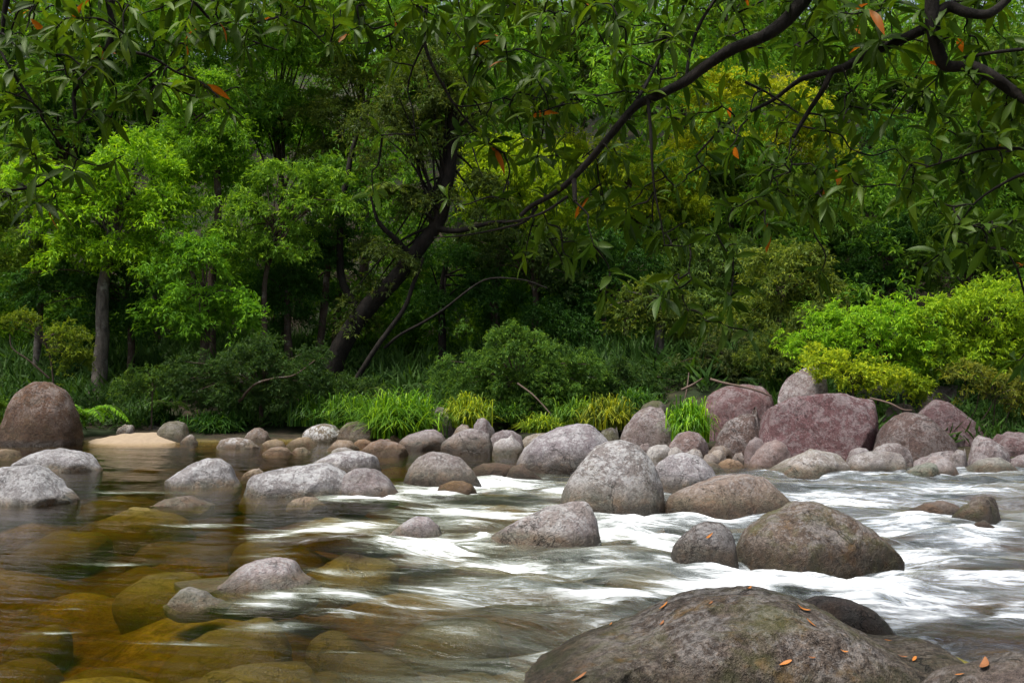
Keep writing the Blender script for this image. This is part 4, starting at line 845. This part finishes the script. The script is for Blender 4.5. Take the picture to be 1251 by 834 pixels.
# grass tufts
def tuft(label, px, py, w_px, h_px, dist, nb=520, tint=(.11,.26,.02), young_lit=.3, lean=0.):
    rg = np.random.default_rng(int(px*3+py)); p = at_y(px, py, dist); Rr = w_px/2*1.2*dist/F; nb = int(nb*1.5); Hh = h_px*1.22*dist/F
    gz = min(p[2], max(.02, float(ground_z(p[0], p[1])))+.25); seg = 6
    az = rg.uniform(0, 2*np.pi, nb); reach = Rr*rg.uniform(.15, 1.0, nb)**.8; hh = Hh*rg.uniform(.75, 1.25, nb)*(1.12-.55*(reach/Rr)**1.5)
    b0 = np.stack([rg.normal(0, Rr*.3, nb), rg.normal(0, Rr*.22, nb), np.zeros(nb)], -1)
    dr = np.stack([np.cos(az)+lean, np.sin(az), az*0], -1); sd = np.stack([-np.sin(az), np.cos(az), az*0], -1)
    t = np.linspace(0, 1, seg+1); ff = reach/(Rr+1e-6)
    zc = hh[:, None]*(t[None]*(1.75+.35*ff[:, None]) - t[None]**2*(.8+1.0*ff[:, None]))
    P = b0[:, None] + dr[:, None]*(reach[:, None]*t[None]**1.5)[..., None]; P[..., 2] += zc
    wd = (.012*(1-t**2.5)+.002)[None, :, None]*rg.uniform(.7, 1.3, (nb, 1, 1))
    V = np.stack([P-sd[:, None]*wd, P+sd[:, None]*wd], 2).reshape(-1, 3)
    i = (np.arange(nb)[:, None]*(seg+1)+np.arange(seg)[None])*2
    f = np.stack([i, i+1, i+3, i+2], -1).reshape(-1, 4)
    o = link('grass_tuft', mesh_from('grass_tuft', V, f, mats=[M_GRASS], attrs={'rnd': ('FACE', np.repeat(rg.random(nb), seg)), 'young_lit': ('FACE', np.repeat((rg.random(nb) < young_lit)*rg.uniform(.3, 1, nb), seg))}), None, (p[0], p[1], gz))
    o['tint'] = [float(c) for c in tint]; tag(o, label, 'grass tuft', 'grass tufts at the water edge')
tuft('largest bright green grass tuft, arching over the dark brown rock', 487, 533, 110, 48, 22.6, 900)
tuft('darker grass tuft adjoining the largest tuft on the side of the dark bush', 425, 520, 70, 36, 23.4, 520, (.07,.18,.02))
tuft('thin shaded grass tuft near the lichen-crusted rock', 378, 520, 45, 36, 23.8, 300, (.05,.14,.02))
tuft('yellowish grass tuft beside the purple-brown slab rock', 572, 522, 58, 36, 22.8, 420, (.17,.27,.025), .5)
tuft('dark green grass mound drooping to the still pool behind the sand', 262, 531, 72, 26, 23.8, 520, (.045,.13,.02), .15)
tuft('small grass tuft behind the dark mossy rock and sand spit', 190, 520, 60, 24, 24.6, 320, (.035,.1,.018), .1)
tuft('low yellow grass tuft behind the flat tan slab', 660, 528, 50, 20, 22.0, 300, (.15,.26,.025), .45)
tuft('grass tuft with orange dead blades left of the conical boulder', 740, 524, 62, 36, 22.0, 480, (.15,.22,.03), .5)
tuft('bright sprawling grass tuft behind the leaning pale midstream boulder', 705, 520, 55, 30, 22.8, 360, (.10,.22,.025), .3)
tuft('vivid green grass tuft cascading beside the red boulders', 843, 540, 48, 46, 19.6, 480, (.12,.30,.02), .35)
tuft('dim grass tuft at the shady foot of the round green shrub', 620, 515, 60, 22, 23.2, 300, (.06,.15,.02), .2)
tuft('shaded grass tuft between the orange-bladed tuft and conical boulder', 775, 505, 60, 28, 24.0, 360, (.06,.16,.02), .2)

# ferns
def fern(label, px, py, dist, L, nf=7, tint=(.10,.24,.02), only=None, name='fern'):
    rg = np.random.default_rng(int(px+py)); p = at_y(px, py, dist); lv = Leaves(); tb = Tubes()
    for k in range(nf):
        az = (k/nf*2*np.pi + rg.uniform(-.3, .3)) if only is None else rg.uniform(*only)
        l = L*rg.uniform(.7, 1.1); t = np.linspace(0, 1, 26)
        d = np.array([math.cos(az), math.sin(az), 0])
        P = d*(l*.85*t**1.1)[:, None]; P[:, 2] = l*(1.0*t-1.05*t**2.2)
        tb.add(P, .008, .002, 4)
        T = nrm(np.gradient(P, axis=0)); S = np.array([-math.sin(az), math.cos(az), 0])
        for sgn in (-1, 1):
            ln = l*.24*np.sin(np.pi*np.clip(t*.92+.08, 0, 1))**.7
            for rep in (0, .5):
                lv.add(P+T*rep*l/26, S*sgn+T*.45+[0, 0, -.15]+rg.normal(0, .08, P.shape), np.tile([0, 0, 1.], (26, 1))+d*.2, ln+.01, np.full(26, l*.034), rg.random(26)*.5)
    root = empty(name, tuple(p)); tag(root, label, 'fern', 'ferns on the far bank')
    link('stem', tb.mesh('stem', M_BARK), root); o = link('frond', lv.mesh('frond', M_GRASS, rg), root); o['tint'] = [float(c) for c in tint]
fern('bright green fern drooping over the sand beside the tall brown boulder', 104, 512, 22.9, 1.15, 7, (.11,.28,.02))
fern('pale upright fern in the shade below the gnarled leaning tree', 453, 482, 25.2, .7, 6, (.09,.17,.03))
fern('epiphytic fern perched on the bent trunk of the leaning tree', 478, 238, 27.0, 1.0, 12, (.10,.17,.035))
fern('dim fern between the dark bush and the frame-edge trees', 205, 500, 24.6, .8, 8, (.05,.13,.02))
fern('shaded fern left of the round green shrub', 505, 478, 26.5, .8, 8, (.035,.09,.025))
fern('low fern behind the orange-bladed grass tuft', 720, 500, 24.4, .8, 8, (.06,.15,.03))

# ------------------------------------------------------------------ dead wood
def stick(label, pts, dist, r0, r1, name='fallen_branch', mat=None):
    P = resample(np.array([at_y(a, b, dist+c) for a, b, c in pts]), 20); c = P.mean(0); tb = Tubes()
    tb.add(P-c, r0, r1, 8, wob=.03, knob=.2); tag(link(name, tb.mesh(name, mat or M_WOOD), None, tuple(c)), label, 'branch')
stick('reddish dead branch lying across the rounded purple-red boulder', [(868,463,-.9),(885,468,-1.1),(905,472,-1.2),(925,477,-1.3),(944,484,-1.3)], 21.0, .028, .016)
stick('thin bare branch on the ground left of the branch-topped boulder', [(832,476,0),(845,470,0),(858,462,-.2)], 23.0, .03, .02)
stick('slanting bare stem in front of the round green shrub', [(632,468,0),(648,480,-.2),(662,494,-.3),(672,505,-.4)], 23.0, .022, .014)
stick('dark twiggy branch crossing below the yellow shrub to the dark boulder', [(1062,486,0),(1085,492,-.2),(1102,500,-.3),(1114,501,-.3)], 18.6, .02, .012)
stick('black waterlogged branch on the sand spit', [(143,538,0),(152,536,-.1),(162,540,-.1),(173,540,-.2)], 22.4, .04, .02, mat=M_BARKD)
stick('pale leaning dead stem above the bank right of the small pale-trunked tree', [(834,500,0),(838,478,0),(842,455,.2)], 24.0, .02, .012)

# ------------------------------------------------------------------ overhanging trees near the camera
def near_leaves(rng, B, A, n_each, L0, young_lit_rate):
    """whorls: B (n,3) tips, A (n,3) axes"""
    Vs = []; Fs = []; rnd = []; yng_lit = []; base = 0
    t = np.linspace(0, 1, 7); wprof = np.array([.10, .42, .78, 1., .92, .58, .0])
    for b, a, k in zip(B, A, n_each):
        a = a/np.linalg.norm(a); e1 = np.cross(a, [.3, .2, .93]); e1 /= np.linalg.norm(e1)+1e-9; e2 = np.cross(a, e1)
        whorl_y = rng.random() < young_lit_rate; ph = rng.uniform(0, 6.28)
        for q in range(k):
            az = ph + q*2.399 + rng.uniform(-.3, .3); el = rng.uniform(-.02, .8)
            d = nrm((e1*math.cos(az)+e2*math.sin(az))*math.cos(el) + a*math.sin(el)*1.0 + np.array([0, 0, -.17]))
            l = L0*rng.uniform(.6, 1.2); wd = l*rng.uniform(.20, .28)
            nn = np.array([0, 0, 1.])*.7 + a*.5 + rng.normal(0, .25, 3); nn = nrm(nn-d*(nn@d)); s = np.cross(d, nn)
            dr = rng.uniform(.1, .55)
            c = b + a*rng.uniform(-.05, .015) + d*(t*l)[:, None] - np.array([0, 0, 1.])*(dr*l*.5*t**2)[:, None] + nn*(.06*l*np.sin(np.pi*t))[:, None]
            w_ = wprof*wd*.5
            Lf = c + s*w_[:, None] + nn*(w_*.35)[:, None]; Rt = c - s*w_[:, None] + nn*(w_*.35)[:, None]
            V = np.stack([Lf, c, Rt], 1).reshape(-1, 3)
            i = np.arange(6)[:, None]*3
            f = np.vstack([np.hstack([i, i+1, i+4, i+3]), np.hstack([i+1, i+2, i+5, i+4])]) + base
            Vs.append(V); Fs.append(f); base += 21
            r = rng.random(); y = .96 if rng.random() < .013 else (rng.uniform(.25, .6) if whorl_y else rng.uniform(0, .22))
            rnd.append(np.full(12, r)); yng_lit.append(np.full(12, y))
    return np.vstack(Vs), np.vstack(Fs), np.concatenate(rnd), np.concatenate(yng_lit)

def overhang(label, root_xyz, trunk_pts, limbs, boxes, spots, seed, tint=(.042,.095,.012), L0=.15, young_lit=.2, shade_whorls=()):
    """limbs: list of (pts[(px,py,dist)], r0, r1) ; boxes: (x0,y0,x1,y1,count,dist,spread)"""
    rng = np.random.default_rng(seed)
    root = empty('overhanging_tree', root_xyz); tag(root, label, 'tree', 'trees overhanging the near bank'); off = np.array(root_xyz)
    tb = Tubes(); tp = resample(np.array(trunk_pts, float), 20); tb.add(tp-off, .26, .14, 14, wob=.05, seed=seed, knob=.12)
    nodes = []; limb_tubes = Tubes()
    for pts, r0, r1 in limbs:
        P = np.array([at_y(*q) if len(q) == 3 else np.array(q[:3]) for q in pts])
        P = resample(P, max(14, len(P)*5)); limb_tubes.add(P-off, r0, r1, 10, wob=.012, seed=seed+len(nodes), knob=.22)
        nodes += list(P[::2])
    nodes = np.array(nodes)
    W_ = []
    for (x0, y0, x1, y1, cnt, d, spr) in boxes:
        for _ in range(cnt):
            W_.append(at_y(rng.uniform(x0, x1), rng.uniform(y0, y1), d+rng.uniform(-spr, spr)))
    for (x, y, d) in spots: W_.append(at_y(x, y, d))
    for (x0, x1, y0, y1, z0, z1, cnt) in shade_whorls:  # unseen leaves added overhead to shade the near leaves and rocks
        for _ in range(cnt): W_.append(np.array([rng.uniform(x0, x1), rng.uniform(y0, y1), rng.uniform(z0, z1)]))
    W_ = np.array(W_)
    dist0 = np.min(np.linalg.norm(W_[:, None]-nodes[None], axis=-1), 1); order = np.argsort(dist0)
    tw = Tubes(); axes = np.zeros_like(W_)
    for qi in order:
        e = W_[qi]; dd = np.linalg.norm(nodes-e, axis=1) + np.maximum(0, e[2]-nodes[:, 2])*.3
        s = nodes[np.argmin(dd)]; ln = np.linalg.norm(e-s)
        m1 = s*.62+e*.38 + rng.normal(0, .09*ln, 3) + [0, 0, .05*ln]; m2 = s*.25+e*.75 + rng.normal(0, .07*ln, 3)+[0, 0, .04*ln]
        P = resample(np.array([s, m1, m2, e]), 12)
        tw.add(P-off, .0045+.006*min(ln, .8), .0028, 6, wob=.01, seed=int(qi), knob=.15)
        nodes = np.vstack([nodes, P[3::3]])
        axes[qi] = nrm(P[-1]-P[-3]) + rng.normal(0, .35, 3) + [0, 0, .15]
    V, Fc, rr, yy = near_leaves(rng, W_-off, axes, rng.integers(4, 11, len(W_)), L0, young_lit)
    link('trunk', tb.mesh('trunk', M_BARKD), root); limb_tubes.V += tw.V; limb_tubes.F += [f_ + limb_tubes.n for f_ in tw.F]; link('limb', limb_tubes.mesh('limb', M_BARKD), root)
    o = link('crown', mesh_from('crown', V, Fc, mats=[M_NEAR], attrs={'rnd': ('FACE', rr), 'young_lit': ('FACE', yy)}), root)
    o['tint'] = [float(c) for c in tint]; tag(o, kind='stuff') if False else None
    return root

D = 5.2
overhang('near tree sending the thick black limb and whorled leaves across the top corner', (4.6, 3.6, .1), [(4.6, 3.6, -.1), (4.5, 3.7, 1.5), (4.1, 4.0, 3.2), (3.8, 4.3, 4.6), (3.6, 4.4, 6.0)],
 [([(1180,-420,4.5),(1080,-160,4.9),(1010,-60,5.1),(985,-10,D),(975,6,D),(955,28,D),(930,45,D),(890,62,5.25),(855,85,5.3),(835,100,5.3),(800,118,5.35),(775,130,5.4),(745,165,5.45),(720,195,5.5),(695,222,5.5),(675,238,5.55),(650,252,5.6),(637,264,5.6)],   .047, .012),
  ([(700,218,5.5),(701,230,5.45),(702,246,5.4)], .016, .012), ([(655,252,5.6),(640,270,5.6),(618,277,5.6),(590,283,5.7),(560,288,5.7),(530,290,5.8)], .008, .003),
  ([(695,240,5.5),(668,258,5.5),(640,268,5.5),(615,272,5.6)], .009, .004),
  ([(1165,-300,4.6),(1150,-80,4.9),(1140,-10,5.0),(1140,25,5.0),(1147,60,5.0),(1155,78,5.0),(1165,82,5.0),(1190,82,4.95),(1215,95,4.9),(1240,113,4.9),(1275,132,4.8)], .040, .024),
  ([(1143,20,5.0),(1160,8,5.0),(1180,15,4.95),(1205,18,4.9),(1222,8,4.9),(1240,-10,4.9)], .03, .02),
  ([(1141,30,5.0),(1120,40,5.05),(1085,56,5.1),(1055,68,5.2),(1030,82,5.25),(1014,88,5.3),(1004,108,5.3),(985,138,5.4),(968,168,5.4)], .028, .010),
  ([(1014,88,5.3),(985,95,5.35),(968,105,5.4),(945,122,5.5),(910,140,5.5),(880,158,5.6),(850,190,5.6)], .016, .006),
  ([(793,122,5.35),(796,160,5.3),(797,200,5.3),(800,235,5.3),(808,275,5.3),(812,300,5.3)], .009, .003),
  ([(910,100,5.3),(940,115,5.3),(975,138,5.3)], .008, .004), ([(1251,60,4.8),(1215,64,4.9),(1180,70,5.0)], .01, .008), ([(1270,182,4.7),(1210,182,4.9),(1170,193,5.),(1130,205,5.1)], .009, .004),
  ([(1270,205,4.7),(1230,222,4.8),(1190,250,4.9),(1165,290,5.)], .008, .003),
  ([(840,95,5.3),(845,60,5.4),(858,25,5.4),(880,-10,5.4)], .01, .008), ([(770,133,5.4),(790,100,5.5),(810,60,5.6),(830,20,5.6),(840,-20,5.5)], .011, .007)],
 [(560,-420,1300,-20,150,6.3,.9),(640,-20,1000,60,64,5.6,.5),(1000,-20,1251,70,44,5.3,.4),(630,60,850,190,40,5.75,.4),(850,90,1080,260,44,5.7,.5),(1080,90,1251,230,42,5.3,.45),(640,190,830,330,38,5.75,.3),(900,200,1120,280,20,5.5,.4),(1130,230,1251,330,12,4.95,.3),(800,250,900,400,14,5.4,.2),(1180,60,1251,180,10,5.1,.3)],  # first box: unseen whorls added above the view to cast shade
 [(725,300,5.3),(740,360,5.3),(745,335,5.35),(1255,430,4.8),(1240,440,4.8),(885,398,5.4),(862,392,5.4),(915,405,5.4),(1180,250,4.9),(1200,280,4.9),(1130,325,5.0),(1000,335,5.4),(1135,320,5.0)], 11, shade_whorls=[(-.5,4.0,1.0,5.0,4.6,6.2,130)])
overhang('near tree dangling dark leafy twigs from the top left corner', (-4.4, 3.4, .1), [(-4.4, 3.4, -.1), (-4.3, 3.5, 1.6), (-4.0, 3.9, 3.4), (-3.6, 4.2, 5.0), (-3.4, 4.4, 6.0)],
 [([(-40,-320,4.8),(60,-140,5.2),(125,-40,5.5),(135,-5,5.5),(138,30,5.5),(131,60,5.5),(112,72,5.5),(101,84,5.5),(98,100,5.5),(90,115,5.5),(92,145,5.5)], .032, .010),
  ([(130,62,5.5),(155,63,5.5),(185,70,5.5),(215,88,5.55),(245,100,5.6),(272,122,5.6),(300,145,5.6)], .010, .003),
  ([(-60,-200,4.8),(-20,-60,5.2),(-5,40,5.4),(10,80,5.4),(40,125,5.4),(62,160,5.4),(85,188,5.5),(120,202,5.5),(152,190,5.5)], .012, .003),
  ([(-60,230,5.0),(0,233,5.2),(45,228,5.3),(60,218,5.3),(80,205,5.3)], .010, .004),
  ([(125,-40,5.5),(225,-5,5.6),(258,24,5.7),(295,45,5.7),(340,62,5.7)], .012, .004), ([(20,-40,5.3),(6,10,5.3),(2,40,5.3)], .02, .008)],
 [(-250,-420,330,-20,90,6.2,.8),(-10,-15,160,60,34,5.4,.5),(150,-15,350,50,30,5.6,.4),(-10,60,140,150,26,5.4,.4),(140,50,320,130,14,5.6,.4),(-10,150,110,250,12,5.3,.3),(320,-15,430,60,14,5.8,.4)],  # first box lies out of view, added as shading canopy
 [(280,138,5.6),(140,200,5.5),(55,250,5.3),(90,210,5.3),(45,195,5.3)], 23, (.042,.095,.012), .15, .2, shade_whorls=[(-5.5,-1.0,1.5,5.0,4.3,6.0,150)])
overhang('near tree whose fine drooping twigs hang from the top middle of the view', (-.6, -1.6, .1), [(-.6, -1.6, -.1), (-.7, -1.4, 1.8), (-.6, -1.0, 3.6), (-.6, -.3, 5.2), (-.6, .4, 6.4)],
 [([(-.6, .4, 6.4, 0), (-.6, 2.2, 5.9, 0), (-.55, 4.0, 5.0, 0), (-.5, 5.3, 4.05, 0), (-.46, 5.6, 3.7, 0)], .06, .014),
  ([(524,-30,5.6),(520,20,5.6),(518,50,5.6),(525,75,5.6),(540,105,5.6),(556,130,5.65),(580,160,5.7),(605,182,5.7)], .013, .003),
  ([(518,55,5.6),(505,85,5.6),(500,110,5.6),(506,135,5.6),(508,165,5.6)], .006, .003), ([(530,30,5.6),(545,33,5.6),(560,45,5.6),(566,62,5.6)], .006, .003), ([(540,100,5.6),(555,128,5.6),(590,127,5.65),(620,118,5.7)], .006, .003),
  ([(520,10,5.6),(480,40,5.7),(450,52,5.7),(420,53,5.8)], .007, .003), ([(-.5, 5.2, 4.1, 0), (-.2, 5.4, 3.9, 0), (.1, 5.6, 3.7, 0)], .02, .01)],
 [(250,-380,650,-20,70,6.2,.8),(420,-15,640,45,34,5.6,.4),(480,40,620,100,10,5.6,.3),(560,70,680,170,16,5.7,.3),(540,160,660,250,7,5.8,.3)],  # first box: out-of-view leaves added to shade what hangs below
 [(466,165,5.6),(518,160,5.6),(480,75,5.6),(455,235,5.7),(590,165,5.7),(630,60,5.8)], 37, (.042,.095,.012), .145, .25, shade_whorls=[(-3.5,1.5,-1.0,4.5,4.4,6.2,190)])

# ------------------------------------------------------------------ fallen leaves on rocks
def fallen(label, px, py, key, size, ang=None):
    rg = np.random.default_rng(int(px*7+py)); d = ray(px, py); d = d/np.linalg.norm(d)
    hit = ROCK_BVH[key].ray_cast(Vector((0, 0, CAM_H)), Vector(d))
    if hit[0] is None: print('no hit', label); return
    p, nn = np.array(hit[0]), np.array(hit[1])
    if nn[2] < 0: nn = -nn
    a = rg.uniform(0, 6.28) if ang is None else ang
    u = nrm(np.cross(nn, [math.sin(a), math.cos(a), .1])); v = np.cross(nn, u)
    t = np.linspace(0, 1, 9); size *= .85; wp = np.sin(np.pi*t**.8)**.8*size*rg.uniform(.10, .17)
    c = u*((t-.5)*size)[:, None] + nn*(.006+.16*size*rg.uniform(.3, 1.6)*(2*t-1)**2)[:, None]
    top = np.stack([c+v*wp[:, None]+nn*(wp*.35)[:, None], c, c-v*wp[:, None]+nn*(wp*.35)[:, None]], 1).reshape(-1, 3)
    i = np.arange(8)[:, None]*3; f = np.vstack([np.hstack([i, i+1, i+4, i+3]), np.hstack([i+1, i+2, i+5, i+4])])
    tag(link('fallen_leaf', mesh_from('fallen_leaf', top, f, mats=[M_OLEAF if rg.random() < .55 else M_BLEAF]), None, tuple(p)), label, 'leaf', 'dry leaves on the boulders')
for a in [
 ('orange dry leaf lying highest on the left slope of the huge mossy boulder', 812, 741, 'big', .10), ('yellow-orange leaf in the middle of the left slope of the huge boulder', 809, 763, 'big', .09),
 ('pale orange leaf low on the left flank of the huge boulder', 709, 829, 'big', .11), ('small red leaf on the crown of the huge boulder', 868, 738, 'big', .05),
 ('curled brown leaf at the very top of the huge boulder', 915, 720, 'big', .08), ('orange leaf just right of the top of the huge boulder', 980, 745, 'big', .09),
 ('red leaf upright on the mossy streak of the huge boulder', 990, 762, 'big', .08), ('brown-orange leaf cluster on the right shoulder of the huge boulder', 1096, 774, 'big', .14),
 ('tiny red leaf below the right shoulder of the huge boulder', 1085, 783, 'big', .05), ('small red leaf mid-slope on the mossy right side of the huge boulder', 1030, 796, 'big', .05),
 ('orange leaf low on the right end of the huge boulder', 1117, 806, 'big', .08), ('red-brown leaf near the low right end of the huge boulder', 1101, 803, 'big', .07),
 ('orange leaf low in the dark face of the huge boulder', 960, 810, 'big', .08), ('second leaf in the dark face of the huge boulder, nearer the moss streak', 991, 804, 'big', .06),
 ('rusty leaf at the left rim of the corner boulder', 1177, 807, 'corner', .10), ('long reddish leaf on the corner boulder', 1204, 814, 'corner', .14),
 ('small orange leaf low on the corner boulder', 1173, 825, 'corner', .05), ('orange leaf on the small dark grey speckled boulder', 866, 655, 'dark', .10),
 ('small orange leaf on the left rim of the huge boulder', 757, 755, 'big', .05), ('orange-brown leaf left of the rim leaf on the huge boulder', 747, 763, 'big', .07),
]: fallen(*a)
